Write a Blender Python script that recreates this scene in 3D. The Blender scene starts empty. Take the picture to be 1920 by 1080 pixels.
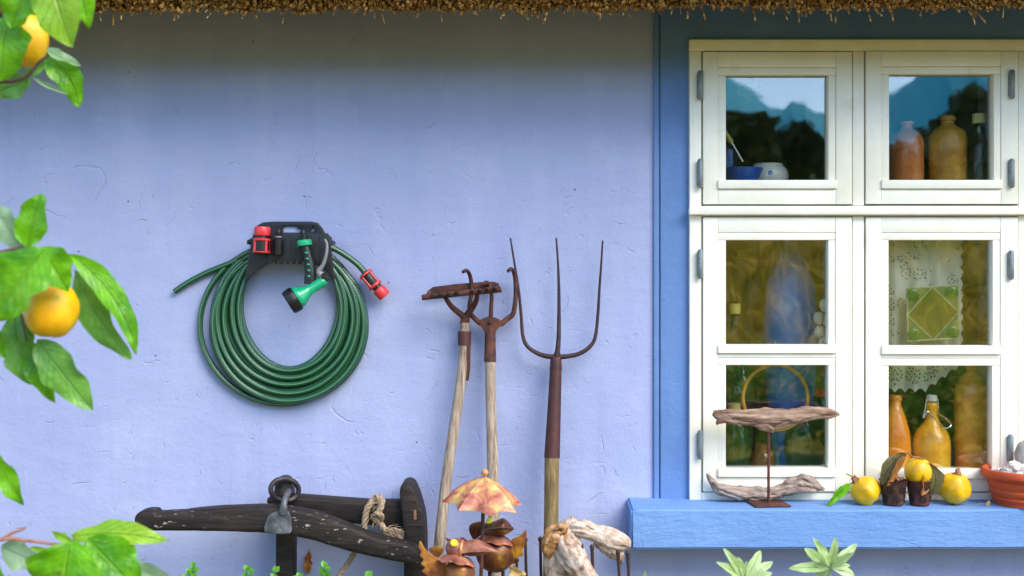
import bpy, bmesh, math, random
from mathutils import Vector, Matrix, Quaternion, noise
random.seed(7)
sin, cos, pi = math.sin, math.cos, math.pi
scene = bpy.context.scene
COL = scene.collection

# ------------------------------------------------------------------ camera frame of reference
D, U, ZC = 3.2, 0.0015, 1.36          # camera distance from wall, metres per photo pixel at the wall, eye height
def W(px, py, y=0.0):
    s = (D + y) / D
    return Vector(((px - 960) * U * s, y, ZC + (540 - py) * U * s))
def R(px, y=0.0):
    return px * U * (D + y) / D

# ------------------------------------------------------------------ node helpers
class NT:
    def __init__(self, name):
        self.m = bpy.data.materials.new(name); self.m.use_nodes = True
        self.t = self.m.node_tree; self.t.nodes.clear()
        self.out = self.t.nodes.new('ShaderNodeOutputMaterial')
    def n(self, typ, props=None, **inp):
        nd = self.t.nodes.new('ShaderNode' + typ)
        for k, v in (props or {}).items(): setattr(nd, k, v)
        for k, v in inp.items():
            self.set(nd, k.replace('_', ' '), v)
        return nd
    def set(self, nd, key, v):
        s = nd.inputs[int(key[1:])] if (key[0] == 'i' and key[1:].isdigit()) else nd.inputs[key]
        if isinstance(v, bpy.types.NodeSocket): self.t.links.new(v, s)
        elif isinstance(v, bpy.types.Node): self.t.links.new(v.outputs[0], s)
        else: s.default_value = v
    def math(self, op, a, b=0.0, c=0.0, clamp=False):
        nd = self.t.nodes.new('ShaderNodeMath'); nd.operation = op; nd.use_clamp = clamp
        for i, v in enumerate((a, b, c)): self.set(nd, 'i%d' % i, v)
        return nd.outputs[0]
    def ramp(self, fac, stops, interp='LINEAR'):
        nd = self.t.nodes.new('ShaderNodeValToRGB'); cr = nd.color_ramp; cr.interpolation = interp
        while len(cr.elements) < len(stops): cr.elements.new(0.5)
        for e, (p, c) in zip(cr.elements, stops):
            e.position = p
            e.color = (c, c, c, 1) if isinstance(c, (int, float)) else (*c, 1)
        self.set(nd, 'Fac', fac); return nd.outputs[0]
    def mix(self, fac, a, b, blend='MIX'):
        nd = self.t.nodes.new('ShaderNodeMix'); nd.data_type = 'RGBA'; nd.blend_type = blend
        self.set(nd, 'i0', fac)
        for i, v in ((6, a), (7, b)):
            if isinstance(v, tuple): v = (*v, 1) if len(v) == 3 else v
            self.set(nd, 'i%d' % i, v)
        return nd.outputs[2]
    def coord(self, scale=(1, 1, 1), src='Object', rot=(0, 0, 0)):
        tc = self.t.nodes.new('ShaderNodeTexCoord')
        mp = self.t.nodes.new('ShaderNodeMapping'); self.t.links.new(tc.outputs[src], mp.inputs[0])
        mp.inputs['Scale'].default_value = scale; mp.inputs['Rotation'].default_value = rot
        return mp.outputs[0]
    def noise(self, vec, scale, detail=4.0, rough=0.55, dist=0.0):
        nd = self.n('TexNoise', Scale=scale, Detail=detail, Roughness=rough, Distortion=dist)
        self.set(nd, 'Vector', vec); return nd.outputs['Fac']
    def bump(self, h, dist=0.002, strength=0.6, normal=None):
        nd = self.n('Bump', Strength=strength, Distance=dist, Height=h)
        if normal is not None: self.set(nd, 'Normal', normal)
        return nd.outputs[0]
    def done(self, sh):
        self.t.links.new(sh if isinstance(sh, bpy.types.NodeSocket) else sh.outputs[0], self.out.inputs[0]); return self.m

def pm(name, stops, scale=20, detail=5, rough=0.6, bump=0.0, bscale=None, stretch=(1, 1, 1), metal=0.0, dist=0.0,
       spots=None, src='Object', spec=0.5, coat=0.0, nrough=0.6, rrange=0.1):
    """noise coloured principled material; spots = (colour, scale, threshold, softness)"""
    t = NT(name); v = t.coord(stretch, src)
    f = t.noise(v, scale, detail, nrough, dist)
    c = t.ramp(f, stops)
    if spots:
        for (sc, ss, th, so) in spots:
            g = t.noise(v, ss, 5, 0.65)
            k = t.ramp(g, [(th, 0.0), (min(1, th + so), 1.0)])
            c = t.mix(k, c, sc)
    b = t.n('BsdfPrincipled', Metallic=metal)
    t.set(b, 'Base Color', c)
    t.set(b, 'Roughness', t.math('MULTIPLY_ADD', f, rrange * 2, rough - rrange))
    t.set(b, 'Specular IOR Level', spec); t.set(b, 'Coat Weight', coat)
    if bump:
        t.set(b, 'Normal', t.bump(t.noise(v, bscale or scale * 2, 6, 0.65), bump, 0.9))
    return t.done(b)

def leafmat(name, dark, light, vein, back, transl=0.48, rough=0.32, spots=None, nv=9.0):
    t = NT(name)
    uv = t.n('TexCoord').outputs['UV']
    sx = t.n('SeparateXYZ', Vector=uv); u, v = sx.outputs[0], sx.outputs[1]
    q = t.math('ABSOLUTE', t.math('SUBTRACT', u, 0.5))
    ph = t.math('SUBTRACT', v, t.math('MULTIPLY', q, 0.55))
    w = t.math('ABSOLUTE', t.math('SINE', t.math('MULTIPLY', ph, nv * pi)))
    side = t.ramp(w, [(0.0, 1.0), (0.16, 0.0)])
    mid = t.ramp(q, [(0.0, 1.0), (0.035, 0.0)])
    vn = t.math('MAXIMUM', t.math('MULTIPLY', side, 0.45), mid)
    ob = t.coord()
    f = t.noise(ob, 13, 3, 0.6)
    f2 = t.noise(ob, 45, 4, 0.6)
    fm = t.math('ADD', t.math('MULTIPLY', f, 0.75), t.math('MULTIPLY', f2, 0.25))
    c = t.ramp(fm, [(0.36, dark), (0.64, light)])
    c = t.mix(t.math('MULTIPLY', vn, 0.42), c, vein)
    if spots:
        g = t.noise(ob, 60, 3, 0.6); c = t.mix(t.ramp(g, [(0.66, 0.0), (0.70, 1.0)]), c, spots)
    geo = t.n('NewGeometry')
    c = t.mix(geo.outputs['Backfacing'], c, t.mix(t.math('MULTIPLY', vn, 0.5), back, vein))
    nrm = t.bump(t.math('ADD', t.math('MULTIPLY', vn, -0.7), t.math('MULTIPLY', t.noise(ob, 28, 3, 0.5), 1.6)), 0.005, 0.9)
    b = t.n('BsdfPrincipled', Roughness=rough); t.set(b, 'Base Color', c); t.set(b, 'Normal', nrm)
    tr = t.n('BsdfTranslucent'); t.set(tr, 'Color', t.mix(0.5, c, light)); 
    mx = t.n('MixShader', Fac=transl); t.set(mx, 'i1', b); t.set(mx, 'i2', tr)
    return t.done(mx)

def glassmat(name, tint, refl=1.7, rough=0.0, wav=0.0, body=None):
    t = NT(name)
    bf = t.n('NewGeometry').outputs['Backfacing']      # thin pane: same reflectance from either side
    fr = t.n('Fresnel'); t.set(fr, 'IOR', t.math('MULTIPLY_ADD', bf, 1.0 / refl - refl, refl))
    g = t.n('BsdfAnisotropic', Roughness=rough)
    tr = t.n('BsdfTransparent'); tr.inputs[0].default_value = (*tint, 1)
    if wav:
        nb = t.bump(t.noise(t.coord(), 5.0, 2, 0.4), wav, 1.0)
        t.set(g, 'Normal', nb)
    src = tr
    if body:
        df = t.n('BsdfDiffuse'); df.inputs[0].default_value = (*body[0], 1)
        m0 = t.n('MixShader', Fac=body[1]); t.set(m0, 'i1', tr); t.set(m0, 'i2', df); src = m0
    mx = t.n('MixShader'); t.set(mx, 'Fac', fr); t.set(mx, 'i1', src); t.set(mx, 'i2', g)
    return t.done(mx)

# ------------------------------------------------------------------ mesh helpers
def cr(pts, res, closed=False):
    """Catmull-Rom through points of any dimension"""
    P = [tuple(p) for p in pts]; n = len(P); out = []
    def at(i):
        if closed: return P[i % n]
        if i < 0: return tuple(2 * a - b for a, b in zip(P[0], P[1]))
        if i >= n: return tuple(2 * a - b for a, b in zip(P[-1], P[-2]))
        return P[i]
    for i in range(n if closed else n - 1):
        a, b, c, d = at(i - 1), at(i), at(i + 1), at(i + 2)
        for k in range(res):
            t = k / res
            out.append(tuple(0.5 * (2 * q + (r - p) * t + (2 * p - 5 * q + 4 * r - s) * t * t + (3 * q - p - 3 * r + s) * t ** 3)
                             for p, q, r, s in zip(a, b, c, d)))
    if not closed: out.append(P[-1])
    return out

class G:
    def __init__(self): self.v, self.f, self.uv, self.m, self.sm = [], [], [], [], []
    def add(self, vs, fs, mat=0, smooth=True, uvs=None, M=None):
        b = len(self.v)
        self.v += [tuple(M @ Vector(p)) if M else tuple(p) for p in vs]
        for i, f in enumerate(fs):
            self.f.append([b + k for k in f]); self.m.append(mat); self.sm.append(smooth)
            self.uv.append(uvs[i] if uvs else None)
        return self
    def box(self, a, b, bev=0.0, mat=0, M=None, seg=2):
        bm = bmesh.new(); bmesh.ops.create_cube(bm, size=1)
        c = [(p + q) / 2 for p, q in zip(a, b)]; s = [abs(q - p) for p, q in zip(a, b)]
        for v in bm.verts: v.co = Vector((c[0] + v.co.x * s[0], c[1] + v.co.y * s[1], c[2] + v.co.z * s[2]))
        if bev: bmesh.ops.bevel(bm, geom=list(bm.edges), offset=bev, segments=seg, affect='EDGES', profile=0.6)
        self.bm(bm, mat, True, M); return self
    def bm(self, bm, mat=0, smooth=True, M=None):
        bm.verts.index_update()
        self.add([v.co.copy() for v in bm.verts], [[v.index for v in f.verts] for f in bm.faces], mat, smooth, None, M); bm.free()
    def tube(self, pts, rad, n=10, res=1, cap=True, mat=0, disp=None, flat=1.0, ref=None):
        if isinstance(rad, (int, float)): rad = [rad] * len(pts)
        Q = [(*p, r) for p, r in zip(pts, rad)]
        if res > 1: Q = cr(Q, res)
        P = [Vector(q[:3]) for q in Q]; rr = [max(1e-5, q[3]) for q in Q]
        T = []
        for i in range(len(P)):
            d = P[min(i + 1, len(P) - 1)] - P[max(i - 1, 0)]
            T.append(d.normalized() if d.length > 1e-9 else Vector((0, 0, 1)))
        u = ref.copy() if ref else (Vector((0, -1, 0)) if abs(T[0].y) < 0.9 else Vector((1, 0, 0)))
        vs, uvl, L = [], [], 0.0
        for i, (p, t) in enumerate(zip(P, T)):
            u = (u - t * u.dot(t)).normalized(); w = t.cross(u)
            if i: L += (p - P[i - 1]).length
            for k in range(n):
                a = 2 * pi * k / n
                r = rr[i] * (disp(L, a, p) if disp else 1.0)
                vs.append(p + (u * cos(a) * flat + w * sin(a)) * r)
            uvl.append(L)
        fs, uvs = [], []
        for i in range(len(P) - 1):
            for k in range(n):
                k2 = (k + 1) % n
                fs.append([i * n + k, i * n + k2, (i + 1) * n + k2, (i + 1) * n + k])
                uvs.append([(k / n, uvl[i]), ((k + 1) / n, uvl[i]), ((k + 1) / n, uvl[i + 1]), (k / n, uvl[i + 1])])
        if cap:
            fs.append(list(range(n - 1, -1, -1))); uvs.append([(0, 0)] * n)
            fs.append([(len(P) - 1) * n + k for k in range(n)]); uvs.append([(0, 0)] * n)
        self.add(vs, fs, mat, True, uvs); return self
    def lathe(self, prof, n=28, M=None, mat=0, disp=None, smooth_prof=0):
        if smooth_prof: prof = cr(prof, smooth_prof)
        vs, fs, uvs = [], [], []
        m = len(prof)
        for i, (r, h) in enumerate(prof):
            for k in range(n):
                a = 2 * pi * k / n
                q = r * (disp(a, h) if disp else 1.0)
                vs.append((q * cos(a), q * sin(a), h))
        for i in range(m - 1):
            for k in range(n):
                k2 = (k + 1) % n
                fs.append([i * n + k, i * n + k2, (i + 1) * n + k2, (i + 1) * n + k])
                uvs.append([(k / n, i / m), ((k + 1) / n, i / m), ((k + 1) / n, (i + 1) / m), (k / n, (i + 1) / m)])
        if prof[0][0] > 1e-6: fs.append(list(range(n - 1, -1, -1))); uvs.append([(0, 0)] * n)
        if prof[-1][0] > 1e-6: fs.append([(m - 1) * n + k for k in range(n)]); uvs.append([(0, 0)] * n)
        self.add(vs, fs, mat, True, uvs, M); return self
    def ball(self, c, r, n=20, m=12, mat=0, disp=None, rot=None):
        r = (r, r, r) if isinstance(r, (int, float)) else r
        vs, fs = [], []
        for i in range(m + 1):
            th = pi * i / m
            for k in range(n):
                a = 2 * pi * k / n
                d = Vector((sin(th) * cos(a), sin(th) * sin(a), cos(th)))
                s = disp(d) if disp else 1.0
                p = Vector((d.x * r[0] * s, d.y * r[1] * s, d.z * r[2] * s))
                if rot: p = rot @ p
                vs.append(Vector(c) + p)
        for i in range(m):
            for k in range(n):
                k2 = (k + 1) % n
                fs.append([i * n + k, (i + 1) * n + k, (i + 1) * n + k2, i * n + k2])
        self.add(vs, fs, mat); return self
    def plate(self, outs, y0, y1, bev=0.0, mat=0, M=None):
        """flat shape in the XZ plane (outlines of (x,z)), first outer then holes, thick from y0 to y1"""
        cu = bpy.data.curves.new('tmp', 'CURVE'); cu.dimensions = '2D'; cu.fill_mode = 'BOTH'
        cu.extrude = max(1e-5, abs(y1 - y0) / 2 - bev); cu.bevel_depth = bev; cu.bevel_resolution = 2; cu.offset = -bev
        for o in outs:
            sp = cu.splines.new('POLY'); sp.points.add(len(o) - 1); sp.use_cyclic_u = True
            for p, q in zip(sp.points, o): p.co = (q[0], q[1], 0, 1)
        ob = bpy.data.objects.new('tmp', cu); me = ob.to_mesh()
        ym = (y0 + y1) / 2
        bm = bmesh.new(); bm.from_mesh(me); bmesh.ops.remove_doubles(bm, verts=bm.verts, dist=1e-5)
        bmesh.ops.recalc_face_normals(bm, faces=bm.faces)
        for v in bm.verts: v.co = Vector((v.co.x, ym - v.co.z, v.co.y))
        ob.to_mesh_clear(); bpy.data.objects.remove(ob); bpy.data.curves.remove(cu)
        self.bm(bm, mat, True, M); return self
    def leaf(self, base, tip, width, face=(0, -1, 0), fold=0.25, bend=0.06, wav=0.08, n=18, m=8, mat=0, shape=0.85, seed=0, side=0.0, thick=0.0):
        base, tip = Vector(base), Vector(tip); a = tip - base; L = a.length; ax = a / L
        nn = Vector(face); nn = (nn - ax * nn.dot(ax)).normalized(); s = ax.cross(nn)
        vs, fs, uvs = [], [], []
        for i in range(n + 1):
            t = i / n
            w = width / 2 * max(0.0, sin(pi * t ** shape)) ** 0.75 + 0.0006
            c = base + a * t + nn * (bend * 4 * t * (1 - t) * L) + s * (side * 4 * t * (1 - t) * L)
            for k in range(m + 1):
                q = 2 * k / m - 1
                ww = wav * width * (sin(t * 9 + seed * 1.7 + (2.0 if q > 0 else 0)) + 0.6 * sin(t * 17 + seed * 2.9 + (1.0 if q > 0 else 0))) * q * q
                vs.append(c + s * (q * w * (1 + 0.07 * sin(t * 11 + seed * 3 + q * 2) + 0.05 * sin(t * 23 + seed))) + nn * (fold * abs(q) * w + ww))
        for i in range(n):
            for k in range(m):
                b = i * (m + 1) + k
                fs.append([b, b + 1, b + m + 2, b + m + 1])
                uvs.append([(k / m, i / n), ((k + 1) / m, i / n), ((k + 1) / m, (i + 1) / n), (k / m, (i + 1) / n)])
        self.add(vs, fs, mat, True, uvs); return self
    def build(self, name, mats, parent=None, loc=None, sharp=38):
        org = Vector(parent['_org']) if parent is not None else Vector(loc or (0, 0, 0))
        me = bpy.data.meshes.new(name)
        me.from_pydata([tuple(Vector(p) - org) for p in self.v], [], self.f)
        if not isinstance(mats, (list, tuple)): mats = [mats]
        for m in mats: me.materials.append(m)
        me.polygons.foreach_set('material_index', self.m)
        me.polygons.foreach_set('use_smooth', self.sm)
        if any(u is not None for u in self.uv):
            ul = me.uv_layers.new(name='uv'); k = 0
            for f, u in zip(self.f, self.uv):
                for j in range(len(f)):
                    if u: ul.data[k].uv = u[j]
                    k += 1
        me.update()
        if sharp: me.set_sharp_from_angle(angle=math.radians(sharp))
        o = bpy.data.objects.new(name, me); COL.objects.link(o)
        ORG.append(o); o['_org'] = tuple(org)
        if parent is not None: o.parent = parent
        else: o.location = org
        return o
ORG = []
def tag(o, label=None, cat=None, group=None, kind=None):
    if label: o['label'] = label
    if cat: o['category'] = cat
    if group: o['group'] = group
    if kind: o['kind'] = kind
    return o
def thing(name, label, cat, loc, group=None):
    o = bpy.data.objects.new(name, None); COL.objects.link(o); o.location = loc; o.empty_display_size = 0.05
    o['_org'] = tuple(loc); ORG.append(o)
    return tag(o, label, cat, group)
def axisM(p, d, roll=0.0):
    """matrix placing local +Z along d with origin p"""
    q = Vector((0, 0, 1)).rotation_difference(Vector(d).normalized())
    return Matrix.Translation(Vector(p)) @ q.to_matrix().to_4x4() @ Matrix.Rotation(roll, 4, 'Z')
def pxo(pts, y):                       # photo outline -> XZ outline at depth y
    return [(W(a, b, y).x, W(a, b, y).z) for a, b in pts]
def rrect(x0, z0, x1, z1, r, n=5):
    out = []
    for cx, cz, a0 in ((x1 - r, z1 - r, 0), (x0 + r, z1 - r, 90), (x0 + r, z0 + r, 180), (x1 - r, z0 + r, 270)):
        for k in range(n + 1):
            a = math.radians(a0 + 90 * k / n); out.append((cx + r * cos(a), cz + r * sin(a)))
    return out
def woodgrain(amp, kf=3.0, kl=3.0, seed=0, lump=0.25, crack=0.0):
    def d(L, a, p):
        g = noise.noise(Vector((cos(a) * kf + seed, sin(a) * kf, L * kl)))
        h = noise.noise(Vector((cos(a) * 1.1, sin(a) * 1.1 + seed, L * 9)))
        c = 0.0
        if crack:
            c = max(0.0, 1 - 5 * abs(noise.noise(Vector((cos(a) * kf * 0.8 + seed + 7, sin(a) * kf * 0.8, L * kl * 0.7))))) ** 1.5
        return 1 + amp * g + lump * h - crack * c
    return d

def gnarl(amp, f, seed, crack=0.25, fl=0.5):
    def d(L, a, p):
        v = Vector((cos(a) * 0.022 + seed, sin(a) * 0.022, L * fl)) * f
        g = noise.fractal(v, 0.8, 2.1, 5)
        c = max(0.0, 1 - 6 * abs(noise.noise(Vector((cos(a) * 2.2 + seed * 3, sin(a) * 2.2, L * 5))) + 0.25 * noise.noise(v * 2))) ** 1.3
        return max(0.3, 1 + amp * g - crack * c)
    return d

# ------------------------------------------------------------------ materials
MT = {}
# wall plaster
def plaster(name, c1, c2, scr=1.0, bs=1.0, chips=False):
    t = NT(name); v = t.coord()
    big = t.noise(v, 1.7, 5, 0.6); mid = t.noise(v, 14, 5, 0.6); fine = t.noise(v, 95, 5, 0.65)
    streak = t.noise(t.coord((1, 1, 0.12)), 8, 5, 0.6)
    c = t.ramp(t.math('ADD', t.math('MULTIPLY', big, 0.6), t.math('MULTIPLY', streak, 0.4)), [(0.38, c1), (0.62, c2)])
    wr = t.n('TexNoise', Scale=5.0, Detail=4.0); t.set(wr, 'Vector', v)
    dv = t.n('VectorMath', {'operation': 'MULTIPLY_ADD'}); t.set(dv, 'i0', wr.outputs['Color']); dv.inputs[1].default_value = (0.22, 0.22, 0.22); t.set(dv, 'i2', v)
    def arcs(scale, r0, w, gate, mscale, seed):
        vv = t.n('VectorMath', {'operation': 'ADD'}); t.set(vv, 'i0', dv.outputs[0]); vv.inputs[1].default_value = (seed, seed * 1.7, seed * 0.6)
        vo = t.n('TexVoronoi', Scale=scale); t.set(vo, 'Vector', vv.outputs[0])
        ring = t.ramp(t.math('ABSOLUTE', t.math('SUBTRACT', vo.outputs['Distance'], r0)), [(0.0, 1.0), (w, 0.0)])
        sc_ = t.n('SeparateColor'); t.set(sc_, 'Color', vo.outputs['Color'])
        cell = t.math('GREATER_THAN', sc_.outputs[0], gate)
        mk = t.ramp(t.noise(vv.outputs[0], mscale, 2, 0.5), [(0.57, 0.0), (0.64, 1.0)])
        return t.math('MULTIPLY', t.math('MULTIPLY', ring, cell), mk)
    lines = t.math('MAXIMUM', arcs(4.0, 0.34, 0.018, 0.45, 9.0, 0.0), arcs(8.0, 0.36, 0.026, 0.55, 17.0, 3.1))
    lines = t.math('MAXIMUM', lines, arcs(15.0, 0.38, 0.045, 0.6, 30.0, 7.7))
    hs = t.ramp(t.noise(t.coord((0.25, 1, 1)), 55, 3, 0.5), [(0.66, 0.0), (0.72, 1.0)])
    lines = t.math('ADD', lines, t.math('MULTIPLY', hs, 0.35))
    h = t.math('ADD', t.math('MULTIPLY', mid, 0.55), t.math('MULTIPLY', fine, 0.22))
    h = t.math('ADD', h, t.math('MULTIPLY', lines, -0.27 * scr))
    pv = t.n('TexVoronoi', Scale=16.0, Randomness=1.0); t.set(pv, 'Vector', v)
    pit = t.math('MULTIPLY', t.ramp(pv.outputs['Distance'], [(0.02, 1.0), (0.05, 0.0)]), t.ramp(pv.outputs['Color'], [(0.80, 0.0), (0.82, 1.0)]))
    h = t.math('SUBTRACT', h, pit)
    c = t.mix(t.math('MULTIPLY', pit, 0.7), c, (0.10, 0.10, 0.14))
    blot = t.ramp(t.noise(v, 3.3, 6, 0.68), [(0.54, 0.0), (0.70, 1.0)])
    c = t.mix(t.math('MULTIPLY', blot, 0.40), c, tuple(min(0.9, q * 1.16 + 0.03) for q in c2))
    br = t.noise(t.coord((0.18, 1, 1.0), rot=(0, 0.5, 0)), 46, 4, 0.6)
    c = t.mix(t.ramp(br, [(0.40, 0.12), (0.62, 0.0)]), c, (c1[0] * 0.80, c1[1] * 0.80, c1[2] * 0.80)); h = t.math('ADD', h, t.math('MULTIPLY', br, 0.05))
    drip = t.ramp(t.noise(t.coord((1, 1, 0.05)), 13, 4, 0.6), [(0.60, 0.0), (0.74, 1.0)])
    c = t.mix(t.math('MULTIPLY', drip, 0.22), c, (c1[0] * 0.72, c1[1] * 0.72, c1[2] * 0.66))
    if chips:
        ch = t.ramp(t.noise(v, 38, 3, 0.6), [(0.735, 0.0), (0.75, 1.0)])
        c = t.mix(ch, c, (0.55, 0.47, 0.40)); h = t.math('SUBTRACT', h, t.math('MULTIPLY', ch, 0.5))
        hb = t.noise(t.coord((0.22, 1, 1)), 60, 5, 0.65); h = t.math('ADD', h, t.math('MULTIPLY', hb, 0.5))
    b = t.n('BsdfPrincipled', Roughness=0.72); t.set(b, 'Base Color', c); t.set(b, 'Specular IOR Level', 0.3)
    t.set(b, 'Normal', t.bump(h, 0.0075 * bs, 0.75))
    return t.done(b)
MT['wall'] = plaster('lavender_plaster', (0.315, 0.36, 0.575), (0.38, 0.42, 0.63))
MT['blue'] = plaster('blue_plaster', (0.105, 0.205, 0.45), (0.14, 0.25, 0.50), 0.3, 1.0)
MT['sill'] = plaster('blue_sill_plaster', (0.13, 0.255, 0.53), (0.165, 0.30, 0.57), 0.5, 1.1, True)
MT['white'] = pm('white_paint', [(0.35, (0.85, 0.80, 0.66)), (0.65, (0.91, 0.87, 0.75))], 11, 6, 0.42, 0.0009, 70, rrange=0.08,
                 spots=[((0.50, 0.47, 0.38), 55, 0.72, 0.04), ((0.66, 0.60, 0.46), 7, 0.60, 0.2)])
MT['zinc'] = pm('hinge_grey', [(0.35, (0.17, 0.20, 0.205)), (0.65, (0.26, 0.29, 0.295))], 40, 4, 0.5, 0.0005, 300, metal=0.3)
MT['glass'] = glassmat('window_glass', (0.96, 0.98, 0.96), 2.25, 0.0, 0.0010)
MT['straw'] = None
def strawmat():
    t = NT('thatch_reed')
    v = t.coord()
    vo = t.n('TexVoronoi', Scale=150.0); t.set(vo, 'Vector', v)
    sx = t.n('SeparateColor'); t.set(sx, 'Color', vo.outputs['Color'])
    c = t.ramp(sx.outputs[0], [(0.0, (0.08, 0.03, 0.005)), (0.35, (0.30, 0.125, 0.02)), (0.75, (0.58, 0.30, 0.055)), (1.0, (0.78, 0.54, 0.19))])
    c = t.mix(t.math('MULTIPLY', t.noise(v, 5, 4), 0.5), c, (0.16, 0.07, 0.014))
    b = t.n('BsdfPrincipled', Roughness=0.6); t.set(b, 'Base Color', c)
    return t.done(b)
MT['straw'] = strawmat()
MT['thatch'] = pm('thatch_body', [(0.3, (0.035, 0.02, 0.008)), (0.7, (0.16, 0.10, 0.04))], 60, 6, 0.85, 0.01, 80, stretch=(1, 0.15, 0.15))
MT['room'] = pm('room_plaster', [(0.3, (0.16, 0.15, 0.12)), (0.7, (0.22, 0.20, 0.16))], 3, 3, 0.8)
MT['shelfwood'] = pm('painted_shelf', [(0.3, (0.30, 0.28, 0.22)), (0.7, (0.42, 0.40, 0.33))], 12, 4, 0.6, 0.001, 60, stretch=(0.1, 1, 1))
MT['rust'] = pm('rust_iron', [(0.30, (0.025, 0.008, 0.006)), (0.5, (0.072, 0.020, 0.011)), (0.72, (0.16, 0.048, 0.018))], 38, 7, 0.72, 0.0011, 120,
                spots=[((0.30, 0.13, 0.04), 70, 0.66, 0.06)])
MT['rustdark'] = pm('dark_rust_iron', [(0.30, (0.013, 0.006, 0.007)), (0.6, (0.042, 0.013, 0.010)), (0.8, (0.10, 0.03, 0.014))], 42, 7, 0.62, 0.0008, 150)
MT['rustsock'] = pm('socket_rust', [(0.30, (0.034, 0.007, 0.006)), (0.6, (0.070, 0.014, 0.010)), (0.8, (0.13, 0.035, 0.022))], 45, 7, 0.6, 0.001, 110,
                    spots=[((0.28, 0.17, 0.11), 130, 0.70, 0.04)])
def woodmat(name, stops, st, bump=0.0016, rough=0.75, spots=None, sc=60):
    return pm(name, stops, sc, 7, rough, bump, sc * 1.6, stretch=st, spots=spots, nrough=0.68, spec=0.3)
MT['ash'] = woodmat('weathered_ash', [(0.32, (0.10, 0.06, 0.035)), (0.43, (0.25, 0.18, 0.125)), (0.55, (0.37, 0.29, 0.225)), (0.68, (0.50, 0.425, 0.355))], (1, 1, 0.025), sc=110,
                    spots=[((0.16, 0.10, 0.06), 14, 0.66, 0.12)])
MT['olive'] = woodmat('olive_ash', [(0.3, (0.075, 0.05, 0.018)), (0.5, (0.18, 0.125, 0.05)), (0.72, (0.31, 0.225, 0.105))], (1, 1, 0.05), sc=150)
def darkwood(name, spk=True):
    t = NT(name); v = t.coord((0.16, 1, 1)); vo_ = t.coord()
    f = t.noise(v, 75, 7, 0.66)
    c = t.ramp(f, [(0.3, (0.005, 0.004, 0.0035)), (0.55, (0.018, 0.012, 0.010)), (0.72, (0.045, 0.028, 0.021))])
    h = f
    if spk:
        sp = t.noise(t.coord((0.4, 1, 1)), 105, 4, 0.6)
        mk = t.noise(vo_, 9, 3, 0.5)
        k = t.math('MULTIPLY', t.ramp(sp, [(0.635, 0.0), (0.67, 1.0)]), t.ramp(mk, [(0.38, 0.0), (0.52, 1.0)]))
        c = t.mix(k, c, (0.30, 0.25, 0.21)); h = t.math('ADD', f, t.math('MULTIPLY', k, -0.5))
    b = t.n('BsdfPrincipled', Roughness=0.66); t.set(b, 'Base Color', c); t.set(b, 'Normal', t.bump(h, 0.003, 0.9)); t.set(b, 'Specular IOR Level', 0.35)
    return t.done(b)
MT['tarred'] = darkwood('tarred_speckled_wood'); MT['tarredplain'] = darkwood('tarred_wood', False)
MT['iron'] = pm('worn_grey_iron', [(0.32, (0.035, 0.038, 0.046)), (0.52, (0.10, 0.105, 0.12)), (0.70, (0.24, 0.25, 0.27))], 28, 6, 0.5, 0.0008, 110, metal=0.35)
MT['irondark'] = pm('brown_iron', [(0.32, (0.014, 0.011, 0.012)), (0.7, (0.055, 0.044, 0.044))], 45, 6, 0.5, 0.0008, 140, metal=0.3)
MT['rope'] = pm('hemp', [(0.3, (0.20, 0.13, 0.075)), (0.7, (0.46, 0.35, 0.23))], 160, 5, 0.85, 0.001, 400)
MT['drift'] = woodmat('driftwood', [(0.30, (0.06, 0.03, 0.018)), (0.43, (0.20, 0.115, 0.075)), (0.57, (0.32, 0.21, 0.15)), (0.74, (0.48, 0.36, 0.28))], (0.14, 1, 1), 0.003, sc=90)
MT['driftgrey'] = woodmat('grey_driftwood', [(0.30, (0.06, 0.035, 0.024)), (0.43, (0.22, 0.155, 0.12)), (0.57, (0.35, 0.27, 0.22)), (0.74, (0.54, 0.45, 0.38))], (0.16, 1, 1), 0.003, sc=90)
MT['driftpale'] = pm('pale_driftwood', [(0.32, (0.20, 0.105, 0.06)), (0.43, (0.40, 0.28, 0.20)), (0.54, (0.54, 0.43, 0.345)), (0.70, (0.66, 0.57, 0.49))], 34, 8, 0.7, 0.006, 75, stretch=(1, 1, 0.8), dist=1.2,
                     spots=[((0.38, 0.17, 0.06), 26, 0.64, 0.05)])
MT['driftorange'] = pm('orange_bark', [(0.3, (0.14, 0.05, 0.014)), (0.5, (0.40, 0.19, 0.06)), (0.68, (0.56, 0.40, 0.25))], 50, 6, 0.75, 0.005, 70)
MT['black'] = pm('black_plastic', [(0.3, (0.005, 0.005, 0.006)), (0.7, (0.010, 0.010, 0.012))], 30, 3, 0.42, 0.0002, 600)
MT['red'] = pm('red_plastic', [(0.3, (0.60, 0.025, 0.035)), (0.7, (0.70, 0.045, 0.05))], 30, 3, 0.35)
MT['green'] = pm('green_plastic', [(0.3, (0.0, 0.30, 0.13)), (0.7, (0.01, 0.38, 0.17))], 30, 3, 0.28, coat=0.3)
MT['greyplastic'] = pm('grey_plastic', [(0.3, (0.16, 0.16, 0.165)), (0.7, (0.23, 0.23, 0.235))], 30, 3, 0.38)
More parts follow.
